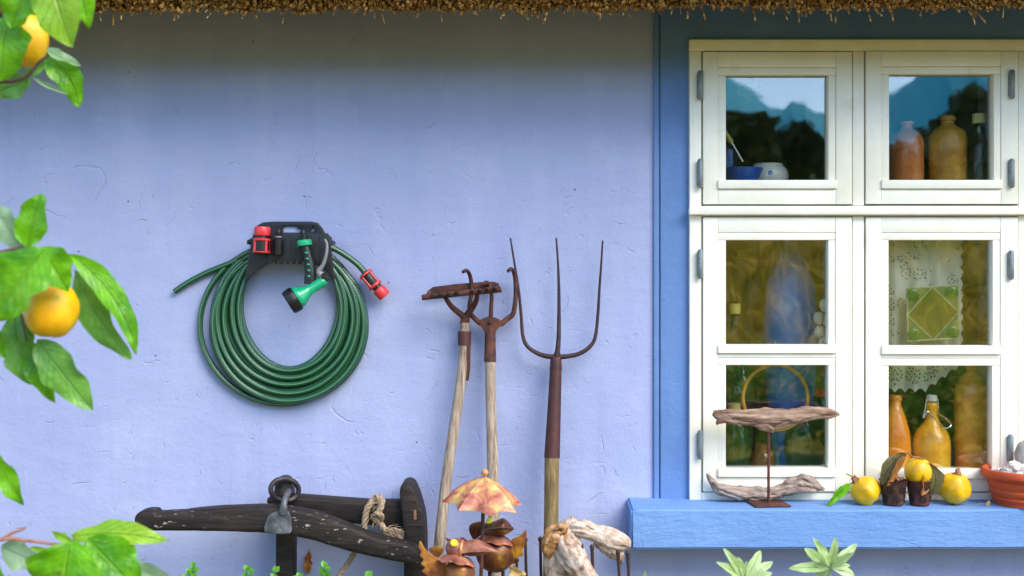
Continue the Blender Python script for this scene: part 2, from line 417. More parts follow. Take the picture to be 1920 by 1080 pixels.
def hosemat():
    t = NT('braided_hose')
    uv = t.n('TexCoord').outputs['UV']; sx = t.n('SeparateXYZ', Vector=uv); u, v = sx.outputs[0], sx.outputs[1]
    k = 130.0
    A = t.math('ABSOLUTE', t.math('SINE', t.math('MULTIPLY_ADD', v, k * pi, t.math('MULTIPLY', u, 8 * pi))))
    B = t.math('ABSOLUTE', t.math('SINE', t.math('MULTIPLY_ADD', v, k * pi, t.math('MULTIPLY', u, -8 * pi))))
    net = t.math('MAXIMUM', t.ramp(A, [(0.0, 1.0), (0.42, 0.0)]), t.ramp(B, [(0.0, 1.0), (0.42, 0.0)]))
    st = t.math('ABSOLUTE', t.math('SINE', t.math('MULTIPLY', u, 3 * pi)))
    painted_glint = t.ramp(st, [(0.0, 1.0), (0.22, 0.0)])  # pale highlight lines painted along the hose
    c = t.mix(net, (0.001, 0.024, 0.008), (0.035, 0.235, 0.095))
    c = t.mix(t.math('MULTIPLY', painted_glint, 0.55), c, (0.20, 0.48, 0.26))
    b = t.n('BsdfPrincipled', Roughness=0.26); t.set(b, 'Base Color', c); t.set(b, 'Coat Weight', 0.6); t.set(b, 'Coat Roughness', 0.12)
    t.set(b, 'Normal', t.bump(net, 0.0006, 0.5))
    return t.done(b)
MT['hose'] = hosemat()
MT['leaf'] = leafmat('quince_leaf', (0.050, 0.25, 0.006), (0.25, 0.64, 0.010), (0.38, 0.70, 0.08), (0.20, 0.42, 0.12), spots=(0.16, 0.10, 0.02))
MT['leafmid'] = leafmat('quince_leaf_mid', (0.075, 0.25, 0.03), (0.22, 0.50, 0.07), (0.30, 0.50, 0.15), (0.24, 0.42, 0.18))
MT['leaflime'] = leafmat('lime_leaf', (0.22, 0.48, 0.02), (0.38, 0.62, 0.04), (0.48, 0.68, 0.12), (0.3, 0.5, 0.1), 0.45)
MT['leafpale'] = leafmat('pale_leaf', (0.26, 0.44, 0.20), (0.42, 0.60, 0.34), (0.5, 0.66, 0.4), (0.42, 0.55, 0.38))
MT['sage'] = leafmat('sage_leaf', (0.32, 0.52, 0.10), (0.62, 0.76, 0.42), (0.72, 0.80, 0.56), (0.52, 0.62, 0.44), 0.3, 0.7, nv=14)
MT['box'] = leafmat('box_leaf', (0.07, 0.32, 0.02), (0.20, 0.56, 0.05), (0.3, 0.6, 0.1), (0.2, 0.45, 0.08), 0.35)
MT['deadleaf'] = leafmat('brown_leaf', (0.20, 0.07, 0.015), (0.48, 0.19, 0.03), (0.30, 0.10, 0.02), (0.42, 0.17, 0.03), 0.3, 0.55, spots=(0.05, 0.03, 0.015))
MT['oliveleaf'] = leafmat('olive_brown_leaf', (0.05, 0.045, 0.012), (0.15, 0.13, 0.03), (0.22, 0.14, 0.03), (0.2, 0.11, 0.02), 0.25, 0.5)
MT['yellowleaf'] = leafmat('dry_yellow_leaf', (0.55, 0.33, 0.08), (0.72, 0.50, 0.18), (0.5, 0.28, 0.06), (0.6, 0.4, 0.12), 0.3, 0.6)
MT['twig'] = pm('twig_bark', [(0.3, (0.05, 0.025, 0.02)), (0.7, (0.16, 0.075, 0.05))], 90, 5, 0.7, 0.001)
MT['twigred'] = pm('red_twig', [(0.3, (0.22, 0.08, 0.05)), (0.7, (0.40, 0.18, 0.10))], 90, 5, 0.6)
MT['bark'] = pm('tree_bark', [(0.3, (0.05, 0.035, 0.025)), (0.7, (0.14, 0.10, 0.075))], 18, 6, 0.9, 0.01, stretch=(1, 1, 0.2))
MT['quince'] = pm('quince_skin', [(0.30, (0.50, 0.26, 0.004)), (0.48, (0.70, 0.40, 0.002)), (0.7, (0.76, 0.47, 0.003))], 24, 5, 0.42, 0.0012, 50,
                  spots=[((0.40, 0.22, 0.03), 130, 0.735, 0.03)])
MT['quinceor'] = pm('ripe_quince_skin', [(0.32, (0.74, 0.30, 0.002)), (0.5, (0.80, 0.43, 0.002)), (0.68, (0.82, 0.53, 0.003))], 12, 4, 0.45, 0.001, 50)
MT['calyx'] = pm('calyx_brown', [(0.3, (0.14, 0.05, 0.02)), (0.7, (0.38, 0.17, 0.06))], 90, 4, 0.7, 0.001)
MT['terra'] = pm('terracotta', [(0.3, (0.42, 0.055, 0.012)), (0.7, (0.56, 0.085, 0.018))], 14, 5, 0.68, 0.0009, 120, spots=[((0.52, 0.20, 0.10), 35, 0.68, 0.1)])
MT['potmetal'] = pm('rusted_tin', [(0.3, (0.03, 0.016, 0.013)), (0.55, (0.085, 0.035, 0.024)), (0.75, (0.19, 0.085, 0.035))], 40, 6, 0.55, 0.0006, 140, metal=0.35,
                    spots=[((0.42, 0.26, 0.06), 30, 0.62, 0.08)])
MT['potmetal2'] = pm('brown_tin', [(0.3, (0.06, 0.018, 0.014)), (0.7, (0.15, 0.045, 0.03))], 40, 6, 0.5, 0.0006, 140, metal=0.3)
MT['hole'] = pm('dark_cutout', [(0.3, (0.006, 0.005, 0.004)), (0.7, (0.012, 0.009, 0.007))], 10, 2, 0.9)
MT['shell'] = pm('shell_white', [(0.3, (0.62, 0.54, 0.44)), (0.7, (0.85, 0.80, 0.72))], 45, 5, 0.5, 0.002, 90)
MT['shellgrey'] = pm('grey_shell', [(0.35, (0.10, 0.085, 0.085)), (0.5, (0.34, 0.31, 0.31)), (0.65, (0.74, 0.71, 0.68))], 55, 4, 0.45, 0.001, dist=1.5)
MT['stone'] = pm('grey_stone', [(0.3, (0.20, 0.18, 0.16)), (0.7, (0.42, 0.39, 0.35))], 25, 6, 0.8, 0.003)
MT['birdmetal'] = pm('ochre_rust_sheet', [(0.30, (0.09, 0.025, 0.010)), (0.43, (0.24, 0.075, 0.025)), (0.56, (0.36, 0.15, 0.022)), (0.70, (0.52, 0.31, 0.03))], 24, 5, 0.42, 0.0008, 90, metal=0.3, spec=0.5)
MT['birddark'] = pm('brown_rust_sheet', [(0.30, (0.030, 0.011, 0.006)), (0.46, (0.11, 0.032, 0.014)), (0.58, (0.19, 0.075, 0.016)), (0.72, (0.40, 0.25, 0.02))], 24, 5, 0.40, 0.0008, 90, metal=0.35)
MT['brolly'] = pm('pink_patina_sheet', [(0.34, (0.24, 0.06, 0.035)), (0.47, (0.43, 0.16, 0.10)), (0.56, (0.52, 0.28, 0.09)), (0.66, (0.60, 0.43, 0.17))], 26, 4, 0.48, 0.0006, 90, metal=0.1, dist=0.6)
MT['beakpink'] = pm('pink_rust_beak', [(0.32, (0.16, 0.045, 0.028)), (0.5, (0.32, 0.11, 0.07)), (0.68, (0.52, 0.25, 0.12))], 26, 5, 0.45, 0.0006, 90, metal=0.25)
MT['eye'] = pm('yellow_enamel', [(0.3, (0.80, 0.72, 0.01)), (0.7, (0.88, 0.82, 0.03))], 30, 3, 0.3)
MT['ballwood'] = pm('turned_wood', [(0.3, (0.36, 0.17, 0.05)), (0.7, (0.52, 0.28, 0.10))], 40, 4, 0.45, stretch=(1, 1, 0.2))
def stoneware(name, a, b, c, bump=0.0008, bs=60):
    return pm(name, [(0.3, a), (0.5, b), (0.72, c)], 14, 5, 0.27, bump, bs, coat=0.5, spots=[(tuple(q * 0.35 for q in a), 55, 0.66, 0.05), (tuple(min(1, q * 1.25) for q in c), 8, 0.56, 0.12)])
MT['swterra'] = stoneware('terracotta_glaze', (0.55, 0.13, 0.03), (0.70, 0.20, 0.05), (0.76, 0.30, 0.12))
MT['swochre'] = stoneware('ochre_salt_glaze', (0.46, 0.19, 0.02), (0.66, 0.33, 0.035), (0.78, 0.48, 0.08), 0.006, 90)
MT['sworange'] = stoneware('orange_glaze', (0.70, 0.17, 0.008), (0.85, 0.27, 0.012), (0.88, 0.38, 0.03))
MT['swgold'] = stoneware('golden_glaze', (0.64, 0.26, 0.008), (0.84, 0.39, 0.014), (0.90, 0.50, 0.04))
MT['swbrown'] = stoneware('brown_glaze', (0.50, 0.17, 0.02), (0.70, 0.30, 0.03), (0.78, 0.44, 0.06))
MT['bluebowl'] = pm('cobalt_enamel', [(0.3, (0.012, 0.06, 0.36)), (0.7, (0.02, 0.10, 0.48))], 8, 3, 0.2)
MT['china'] = pm('white_china', [(0.3, (0.74, 0.74, 0.68)), (0.7, (0.82, 0.81, 0.76))], 8, 3, 0.18)
MT['steel'] = pm('bright_steel', [(0.3, (0.6, 0.6, 0.58)), (0.7, (0.75, 0.75, 0.72))], 30, 3, 0.25, metal=0.9)
MT['lid'] = pm('pale_yellow_cap', [(0.3, (0.72, 0.66, 0.30)), (0.7, (0.80, 0.74, 0.40))], 30, 3, 0.4)
MT['capyellow'] = pm('yellow_cap', [(0.3, (0.75, 0.60, 0.12)), (0.7, (0.85, 0.70, 0.18))], 30, 3, 0.35)
MT['lidred'] = pm('red_lid', [(0.3, (0.70, 0.02, 0.02)), (0.7, (0.78, 0.04, 0.03))], 30, 3, 0.35)
MT['hoopwood'] = pm('orange_hoop', [(0.3, (0.70, 0.27, 0.02)), (0.7, (0.85, 0.40, 0.04))], 30, 4, 0.35)
MT['wicker'] = pm('wicker', [(0.3, (0.24, 0.12, 0.04)), (0.7, (0.48, 0.28, 0.10))], 70, 5, 0.6, 0.001)
MT['gclear'] = glassmat('clear_bottle_glass', (0.80, 0.87, 0.82), 1.55, 0.02)
MT['ggreen'] = glassmat('green_bottle_glass', (0.22, 0.50, 0.26), 1.55, 0.02, body=((0.05, 0.22, 0.07), 0.18))
MT['gblue'] = glassmat('blue_bottle_glass', (0.05, 0.20, 0.55), 1.5, 0.03, body=((0.02, 0.20, 0.62), 0.8))
MT['gteal'] = glassmat('teal_glass', (0.3, 0.75, 0.75), 1.5, 0.03, body=((0.2, 0.6, 0.6), 0.4))
MT['gamber'] = glassmat('amber_jar', (0.7, 0.45, 0.2), 1.5, 0.03, body=((0.45, 0.22, 0.05), 0.4))
MT['sgolive'] = glassmat('olive_art_glass', (0.35, 0.38, 0.08), 1.5, 0.05, body=((0.20, 0.21, 0.035), 0.6))
MT['sgpale'] = glassmat('pale_art_glass', (0.6, 0.75, 0.4), 1.5, 0.05, body=((0.20, 0.28, 0.11), 0.45))
MT['sggreen'] = glassmat('green_art_glass', (0.3, 0.7, 0.15), 1.5, 0.05, body=((0.10, 0.26, 0.04), 0.5))
MT['lead'] = pm('leading', [(0.3, (0.20, 0.24, 0.12)), (0.7, (0.34, 0.38, 0.22))], 60, 3, 0.5)
def lacemat():
    t = NT('lace_cloth')
    uv = t.n('TexCoord').outputs['UV']; sx = t.n('SeparateXYZ', Vector=uv); x, y = sx.outputs[0], sx.outputs[1]   # units of 100 photo px; y measured up from hem
    def rosette(cs, x0, y0):
        fx = t.math('SUBTRACT', t.math('FRACT', t.math('MULTIPLY', t.math('ADD', x, x0), 1 / cs)), 0.5)
        fy = t.math('SUBTRACT', t.math('FRACT', t.math('MULTIPLY', t.math('ADD', y, y0), 1 / cs)), 0.5)
        r = t.math('SQRT', t.math('ADD', t.math('MULTIPLY', fx, fx), t.math('MULTIPLY', fy, fy)))
        a = t.math('ARCTAN2', fy, fx)
        ring = t.math('MULTIPLY', t.math('GREATER_THAN', t.math('COSINE', t.math('MULTIPLY', a, 12)), 0.25), t.math('LESS_THAN', t.math('ABSOLUTE', t.math('SUBTRACT', r, 0.38)), 0.055))
        ring2 = t.math('MULTIPLY', t.math('GREATER_THAN', t.math('COSINE', t.math('MULTIPLY', a, 6)), 0.45), t.math('LESS_THAN', t.math('ABSOLUTE', t.math('SUBTRACT', r, 0.18)), 0.06))
        return t.math('MAXIMUM', ring, ring2)
    hem = t.math('MULTIPLY', rosette(0.34, 0.05, -0.10), t.math('MULTIPLY', t.math('GREATER_THAN', y, 0.10), t.math('LESS_THAN', y, 0.44)))
    up = t.math('MULTIPLY', rosette(0.30, 0.0, 0.07), t.math('MULTIPLY', t.math('GREATER_THAN', y, 1.0), t.math('GREATER_THAN', t.noise(uv, 2.2, 1), 0.50)))
    hole = t.math('MAXIMUM', hem, up)
    df = t.n('BsdfDiffuse'); df.inputs[0].default_value = (0.82, 0.84, 0.74, 1)
    tl = t.n('BsdfTranslucent'); tl.inputs[0].default_value = (0.80, 0.83, 0.70, 1)
    m1 = t.n('MixShader', Fac=0.35); t.set(m1, 'i1', df); t.set(m1, 'i2', tl)
    tp = t.n('BsdfTransparent'); m0 = t.n('MixShader', Fac=0.04); t.set(m0, 'i1', m1); t.set(m0, 'i2', tp)
    m2 = t.n('MixShader'); t.set(m2, 'Fac', hole); t.set(m2, 'i1', m0); t.set(m2, 'i2', tp)
    return t.done(m2)
MT['lace'] = lacemat()
MT['grass'] = pm('lawn', [(0.3, (0.05, 0.10, 0.015)), (0.7, (0.12, 0.17, 0.03))], 2.5, 8, 0.9, 0.03, 40)
def reedmat():
    t = NT('reed_blade'); f = t.noise(t.coord(), 1.6, 4)
    c = t.ramp(f, [(0.35, (0.22, 0.26, 0.03)), (0.5, (0.52, 0.40, 0.05)), (0.65, (0.80, 0.60, 0.14))])
    a = t.n('BsdfDiffuse'); b = t.n('BsdfTranslucent'); t.set(a, 'Color', c); t.set(b, 'Color', c)
    m = t.n('MixShader', Fac=0.6); t.set(m, 'i1', a); t.set(m, 'i2', b); return t.done(m)
MT['reed'] = reedmat()
MT['bank'] = pm('added_bank_turf', [(0.32, (0.26, 0.27, 0.03)), (0.5, (0.60, 0.48, 0.07)), (0.68, (0.80, 0.64, 0.16))], 1.3, 7, 0.9, 0.05, 12)  # bright gold of the added bank, lifts the mirrored light
def shrubmat():
    t = NT('shrub_leaf'); c = t.ramp(t.noise(t.coord(), 4, 4), [(0.35, (0.08, 0.18, 0.025)), (0.65, (0.36, 0.52, 0.10))])
    a = t.n('BsdfDiffuse'); b = t.n('BsdfTranslucent'); t.set(a, 'Color', c); t.set(b, 'Color', c)
    m = t.n('MixShader', Fac=0.5); t.set(m, 'i1', a); t.set(m, 'i2', b); return t.done(m)
MT['shrubleaf'] = shrubmat()
MT['bounce'] = pm('warm_bounce', [(0.3, (0.13, 0.09, 0.025)), (0.7, (0.25, 0.18, 0.055))], 60, 6, 0.9, 0.01, 90)  # yellowish tone of the added bounce sheet
MT['crown'] = pm('dark_crown', [(0.3, (0.040, 0.060, 0.018)), (0.7, (0.11, 0.14, 0.045))], 1.5, 4, 0.7)
MT['hill'] = pm('teal_haze_hill', [(0.3, (0.045, 0.44, 0.56)), (0.7, (0.075, 0.55, 0.66))], 0.05, 4, 0.9)  # distance haze put into the hill's base colour

# ------------------------------------------------------------------ setting
g = G(); S = 200.0; N = 40
vs = [(-S + 2 * S * i / N, -S + 2 * S * j / N, 0.0) for j in range(N + 1) for i in range(N + 1)]
g.add(vs, [[j * (N + 1) + i, j * (N + 1) + i + 1, (j + 1) * (N + 1) + i + 1, (j + 1) * (N + 1) + i] for j in range(N) for i in range(N)])
tag(g.build('ground', MT['grass']), kind='structure')
g = G(); g.add([(-30, -5.4, .004), (30, -5.4, .004), (30, -0.004, .004), (-30, -0.004, .004)], [[0, 1, 2, 3]])  # unseen warm sheet added to bounce light up the wall and eaves
tag(g.build('bounce_ground', MT['bounce']), kind='structure')

def hill():
    g = G(); vs, fs = [], []; nx = 80
    prof = [(-200, 16), (-40, 15), (0, 22), (14, 22.5), (16.5, 21), (19, 20.6), (21, 19.7), (22.3, 18.9), (23.8, 18.0), (26.5, 18.5), (28.4, 17.0), (31, 16.2), (33.8, 17.8), (35, 18.9), (37.6, 20.6), (39, 22), (46, 24), (60, 21), (200, 15)]
    def hz(x):
        for (a, p), (b, q) in zip(prof, prof[1:]):
            if a <= x <= b: return p + (q - p) * (x - a) / (b - a)
        return 10
    xs = sorted(set([-200 + 400 * i / 60 for i in range(61)] + [8 + 36 * i / 90 for i in range(91)]))
    for x in xs:
        z = hz(x) + 0.5 * noise.noise(Vector((x * 0.9, 3, 0)))
        vs += [(x, -88, -0.5), (x, -92, z * 0.55), (x, -100, z), (x, -130, z * 0.9), (x, -190, -0.5)]
    for i in range(len(xs) - 1):
        for k in range(4): fs.append([i * 5 + k, (i + 1) * 5 + k, (i + 1) * 5 + k + 1, i * 5 + k + 1])
    g.add(vs, fs); return tag(g.build('hill', MT['hill'], sharp=0), kind='structure')
hill()  # ridge added to mirror as a teal band in the upper panes

# mound added under the grass, sloped to catch sun and brighten the lower-pane reflections
def bank_z(x, y):
    f = max(0.0, min(1.0, (-y - 6.2) / 7.0))
    b = max(0.0, min(1.0, (-y - 13.6) / 4.0))
    return 2.5 * f * (1 - b) + 0.14 * noise.noise(Vector((x * 0.8, y * 0.8, 0))) * f - 0.01
g = G(); vs = []; fs = []; nx, ny = 90, 44
for j in range(ny + 1):
    for i in range(nx + 1):
        x = -9 + 26 * i / nx; y = -6.0 - 12.2 * j / ny; vs.append((x, y, bank_z(x, y)))
g.add(vs, [[j * (nx + 1) + i, (j + 1) * (nx + 1) + i, (j + 1) * (nx + 1) + i + 1, j * (nx + 1) + i + 1] for j in range(ny) for i in range(nx)])
tag(g.build('added_bank', MT['bank'], sharp=0), kind='structure')
g = G()
for i in range(9000):
    x = random.uniform(-1.0, 7.5); y = random.uniform(-13.4, -6.3); h = random.uniform(0.15, 0.45)
    lean = Vector((random.gauss(-0.25, 0.35), random.gauss(0.15, 0.25), 0)); w = random.uniform(0.008, 0.02); a = random.uniform(0, pi)
    s_ = Vector((cos(a), sin(a), 0)) * w
    p0 = Vector((x, y, bank_z(x, y) - .01)); p1 = p0 + Vector((0, 0, h * 0.6)) + lean * 0.35 * h; p2 = p0 + Vector((0, 0, h * .9)) + lean * 1.2 * h
    g.add([p0 - s_, p0 + s_, p1 + s_, p1 - s_, p2], [[0, 1, 2, 3], [3, 2, 4]], 0, False)
tag(g.build('long_grass', MT['reed'], sharp=0), 'long golden green grass on the added bank mirrored in the lower panes', 'grass', kind='stuff')

for k, (x, lab_) in enumerate(((0.9, 'leafy green shrub left of the others before the reeds across the garden'), (2.0, 'leafy green shrub mirrored in the lowest left pane'), (2.9, 'leafy green shrub mirrored between the two lowest panes'), (3.8, 'leafy green shrub mirrored in the lowest right pane'), (4.8, 'leafy green shrub right of the others before the reeds across the garden'))):
    t = thing('garden_shrub', lab_, 'shrub', (x, -5.9, 0), 'low shrubs across the garden'); g = G(); gs = G(); rnd = random.Random(40 + k)
    for i in range(900):
        d = Vector((rnd.gauss(0, 1), rnd.gauss(0, 1), rnd.gauss(0, 1))).normalized() * rnd.uniform(0.6, 1.0)
        p = Vector((x + d.x * 0.6, -5.9 + d.y * 0.5, 0.45 + d.z * 0.45)) + Vector((0, 0, 0.1 * noise.noise(d * 3 + Vector((k, 0, 0)))))
        if p.z < 0.03: continue
        u = Vector((rnd.gauss(0, 1), rnd.gauss(0, 1), rnd.gauss(0, .6))).normalized(); w = u.orthogonal().normalized(); q = rnd.uniform(.03, .06)
        g.add([p - u * q, p + w * q * .5, p + u * q, p - w * q * .5], [[0, 1, 2, 3]], 0, False)
    for i in range(7): gs.tube([(x + rnd.uniform(-.1, .1), -5.9, 0), (x + rnd.uniform(-.4, .4), -5.9 + rnd.uniform(-.3, .3), .7)], [.012, .004], 6)
    g.build('foliage', MT['shrubleaf'], t, sharp=0); gs.build('stem', MT['bark'], t)

def tree(x, y, h, r, label, seed, zc=None, sq=1.0):
    rnd = random.Random(seed)
    t = thing('broadleaf_tree', label, 'tree', (x, y, 0), 'dark trees across the garden mirrored in the upper panes')
    g = G(); zc = zc or h - r
    g.tube([(x, y, -0.2), (x + 0.1, y, zc * 0.5), (x, y, zc)], [0.22, 0.17, 0.10], 10, 4)
    for k in range(7):
        a = rnd.uniform(0, 2 * pi); e = rnd.uniform(0.2, 0.9)
        q = Vector((x + cos(a) * r * 0.7 * e, y + sin(a) * r * 0.7 * e, zc + r * rnd.uniform(-0.1, 0.6)))
        g.tube([(x, y, zc * 0.7), tuple((Vector((x, y, zc)) + q) / 2), tuple(q)], [0.08, 0.05, 0.02], 6, 3)
    g.build('trunk', MT['bark'], t)
    g = G()
    blobs = [(Vector((rnd.uniform(-1, 1), rnd.uniform(-1, 1), rnd.uniform(-0.8, 1))).normalized() * rnd.uniform(0.25, 0.75), rnd.uniform(0.25, 0.45)) for _ in range(44)]
    for b, br in blobs:
        for _ in range(240):
            d = Vector((rnd.gauss(0, 1), rnd.gauss(0, 1), rnd.gauss(0, 1))).normalized() * br * rnd.uniform(0.55, 1.08)
            p = Vector((x, y, zc)) + Vector(((b.x + d.x) * r, (b.y + d.y) * r, (b.z + d.z) * r * sq))
            if p.z < 0.5: continue
            u = Vector((rnd.gauss(0, 1), rnd.gauss(0, 1), rnd.gauss(0, 1))).normalized(); w = u.orthogonal().normalized(); s = rnd.uniform(0.09, 0.18)
            g.add([p - u * s, p + w * s * 0.6, p + u * s, p - w * s * 0.6], [[0, 1, 2, 3]], 0, False)
    g.build('crown', MT['crown'], t, sharp=0)
tree(4.2, -20, 5.35, 1.4, 'dark broadleaf tree seen mirrored at the left of the upper left pane', 1)
tree(5.6, -20.6, 4.75, 1.2, 'dark tree seen mirrored in the middle of the upper left pane', 2)
tree(6.8, -21, 4.2, 1.3, 'shortest dark tree seen mirrored between the two upper panes', 3)
tree(8.3, -20.6, 4.7, 1.3, 'dark tree seen mirrored behind the ochre bottle of the upper right pane', 7)
tree(9.9, -20, 5.7, 1.8, 'dark broadleaf tree seen mirrored at the right of the upper right pane', 4)
tree(0.6, -21, 5.4, 2.3, 'broad dark tree across the garden left of the mirrored trees', 5)
tree(13.6, -21, 6.2, 2.5, 'tall dark tree across the garden right of the mirrored trees', 6)

# ------------------------------------------------------------------ the cottage
cot = thing('thatched_cottage', 'lavender blue rendered cottage with thatched eaves and a white casement window', 'cottage', (0, 0, 0))
X0, X1 = -4.5, 4.5
hx0, hx1, hz0, hz1 = W(1296, 0).x, W(1916, 0).x, W(0, 930).z, W(0, 84).z
g = G()
g.plate([[(X0, -0.3), (X1, -0.3), (X1, 2.7), (X0, 2.7)], [(hx0, hz0), (hx1, hz0), (hx1, hz1), (hx0, hz1)]], 0.0, 0.30)
g.build('wall', MT['wall'], cot)
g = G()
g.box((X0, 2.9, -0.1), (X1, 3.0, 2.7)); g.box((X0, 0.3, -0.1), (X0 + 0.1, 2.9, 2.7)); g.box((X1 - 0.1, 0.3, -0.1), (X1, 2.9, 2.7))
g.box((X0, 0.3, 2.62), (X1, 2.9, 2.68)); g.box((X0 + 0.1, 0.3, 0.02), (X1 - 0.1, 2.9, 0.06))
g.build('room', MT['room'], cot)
# painted surround
fx0, fx1, fz0, fz1 = W(1290, 0).x, W(1923, 0).x, W(0, 936).z, W(0, 78).z
sx0, sx1 = W(1237, 0).x, W(1976, 0).x
def sur_pts(x, z0, z1, xo):
    pts = []
    n = 30
    for i in range(n + 1):
        z = z0 + (z1 - z0) * i / n
        pts.append((x + 0.0014 * noise.noise(Vector((z * 9, xo, 0))), z))
    return pts
g = G()
outer = sur_pts(sx0, fz0 - 0.02, 2.5, 1) + sur_pts(sx1, fz0 - 0.02, 2.5, 5)[::-1]
g.plate([outer[::-1], [(fx0 + 0.012, fz0 - 0.015), (fx1 - 0.012, fz0 - 0.015), (fx1 - 0.012, fz1 - 0.012), (fx0 + 0.012, fz1 - 0.012)]], -0.013, -0.0006, 0.003)
g.plate([[(W(1225, 0).x, fz0 - 0.02), (sx0 - 0.0025, fz0 - 0.02), (sx0 - 0.0025, 2.5), (W(1225, 0).x, 2.5)]], -0.010, -0.0006, 0.0025)
g.plate([[(sx1 + 0.0025, fz0 - 0.02), (W(1988, 0).x, fz0 - 0.02), (W(1988, 0).x, 2.5), (sx1 + 0.0025, 2.5)]], -0.010, -0.0006, 0.0025)
g.build('window_surround', MT['blue'], cot)
# sill: thick plaster slab, softly uneven edges
SD = 0.165
sz1 = 0.770; sz0 = W(0, 1030, -SD).z
xl = W(1183, 0, -SD).x; xr = 1.62
bm = bmesh.new(); bmesh.ops.create_cube(bm, size=1)
for v in bm.verts:
    v.co = Vector((xl if v.co.x < 0 else xr, -SD if v.co.y < 0 else 0.004, sz1 if v.co.z > 0 else sz0))
    if v.co.x == xl and v.co.y > -0.1: v.co.x += 0.006
bmesh.ops.bevel(bm, geom=list(bm.edges), offset=0.006, segments=3, affect='EDGES')
for _ in range(1):
    es = [e for e in bm.edges if abs(e.verts[0].co.x - e.verts[1].co.x) > 0.5]
    bmesh.ops.subdivide_edges(bm, edges=es, cuts=70)
for v in bm.verts:
    p = v.co * 11
    v.co += Vector((0, 0.0016 * noise.noise(p), 0.0017 * noise.noise(p + Vector((9, 0, 0)))))
g = G(); g.bm(bm); g.build('window_sill', MT['sill'], cot, sharp=50)

# thatch: solid eave body plus thousands of reed butts on its cut face
yi, zi = -0.36, W(0, 14, -0.36).z            # inner lower edge of the cut face
ang = math.radians(47)
dn = Vector((0, -cos(ang), -sin(ang)))       # reed direction, down the slope
up = Vector((0, -sin(ang), cos(ang)))        # across the cut face, outward and up
TH = 0.36
A = Vector((0, yi, zi)); B = A + up * TH
g = G()
back = A - dn * 1.6; top = B - dn * 1.6
vs = []
for x in (X0 - 0.4, X1 + 0.4):
    for p in (A - dn * 0.03, B - dn * 0.03, top, back): vs.append((x, p.y, p.z))
g.add(vs, [[0, 1, 5, 4], [1, 2, 6, 5], [2, 3, 7, 6], [3, 0, 4, 7], [3, 2, 1, 0], [4, 5, 6, 7]], 0, False)
rnd = random.Random(11)
def straw(p, d, r, L, open_end=True, n=6):
    d = d.normalized(); a = d.orthogonal().normalized(); b = d.cross(a); o = rnd.uniform(0, 1)
    vs = []
    for (q, rr) in ((-L, r), (0, r), (0, r * 0.55), (-r * 1.2, r * 0.45)):
        for k in range(n):
            t = 2 * pi * (k / n) + o
            vs.append(p + d * q + (a * cos(t) + b * sin(t)) * rr)
    fs = [[i * n + k, i * n + (k + 1) % n, (i + 1) * n + (k + 1) % n, (i + 1) * n + k] for i in range(3) for k in range(n)]
    fs.append([3 * n + k for k in range(n)])
    g.add(vs, fs, 1, False)
sp = 0.0078
row = 0; q = -0.006
while q < 0.125:
    x = -1.75
    while x < 1.95:
        und = 0.012 * noise.noise(Vector((x * 3.1, 0, 4))) + 0.011 * noise.noise(Vector((x * 11, 0, 9)))
        px = x + rnd.gauss(0, 0.0016) + (row % 2) * sp / 2
        qq = q + und + 0.0045 * x + rnd.gauss(0, 0.0016)
        jit = rnd.gauss(0, 0.007) + 0.014 * noise.noise(Vector((x * 16, q * 22, 2)))
        p = Vector((px, 0, 0)) + A + up * qq + dn * jit
        d = dn + Vector((rnd.gauss(0, 0.07), rnd.gauss(-0.08, 0.06), rnd.gauss(0.06, 0.06)))
        straw(p, d, rnd.uniform(0.0028, 0.0044), 0.07)
        x += sp
    q += sp * 0.85; row += 1
for i in range(420):                          # stragglers hanging below the edge
    x = rnd.uniform(-1.7, 1.9); und = 0.010 * noise.noise(Vector((x * 3.1, 0, 4)))
    p = Vector((x, 0, 0)) + A + up * (und + 0.0045 * x + rnd.uniform(-0.012, 0.01)) + Vector((0, 0, -rnd.uniform(0.0, 0.05) * rnd.random() ** 2))
    straw(p, Vector((rnd.gauss(0, 0.25), -0.5, -0.9)), rnd.uniform(0.0012, 0.0022), 0.07, n=5)
# coarse reed butts over the rest of the cut face
q = 0.128
while q < TH:
    x = -1.75
    while x < 1.95:
        p = Vector((x + rnd.gauss(0, 0.003), 0, 0)) + A + up * q + dn * rnd.gauss(0, 0.008)
        straw(p, dn + Vector((rnd.gauss(0, 0.07), 0, 0)), 0.008, 0.05, n=5); x += 0.017
    q += 0.015
g.build('thatched_roof', [MT['thatch'], MT['straw']], cot, sharp=0)

# ------------------------------------------------------------------ window
YF = -0.030                                   # face of the fixed frame
def bx(g, px0, py0, px1, py1, ya, yb, bev=0.0015):
    a, b = W(px0, py1), W(px1, py0)
    g.box((a.x, ya, a.z), (b.x, yb, b.z), bev)
g = G()
bx(g, 1290, 78, 1923, 100, YF, 0.05, 0.003)                 # head
bx(g, 1290, 100.3, 1312, 936, YF, 0.05, 0.002)
bx(g, 1901, 100.3, 1923, 936, YF, 0.05, 0.002)
bx(g, 1593, 100.3, 1614, 386.7, YF - 0.0008, 0.05, 0.002)
bx(g, 1593, 407.3, 1614, 919.7, YF - 0.0008, 0.05, 0.002)
bx(g, 1312.3, 387, 1900.7, 407, YF + 0.001, 0.05, 0.002)
bx(g, 1312.3, 920, 1900.7, 936, YF + 0.001, 0.05, 0.002)
win = g.build('window', MT['white'], cot)
g = G(); bx(g, 1287, 392, 1926, 404.5, YF - 0.022, YF - 0.0006, 0.003); g.build('transom_ledge', MT['white'], win)
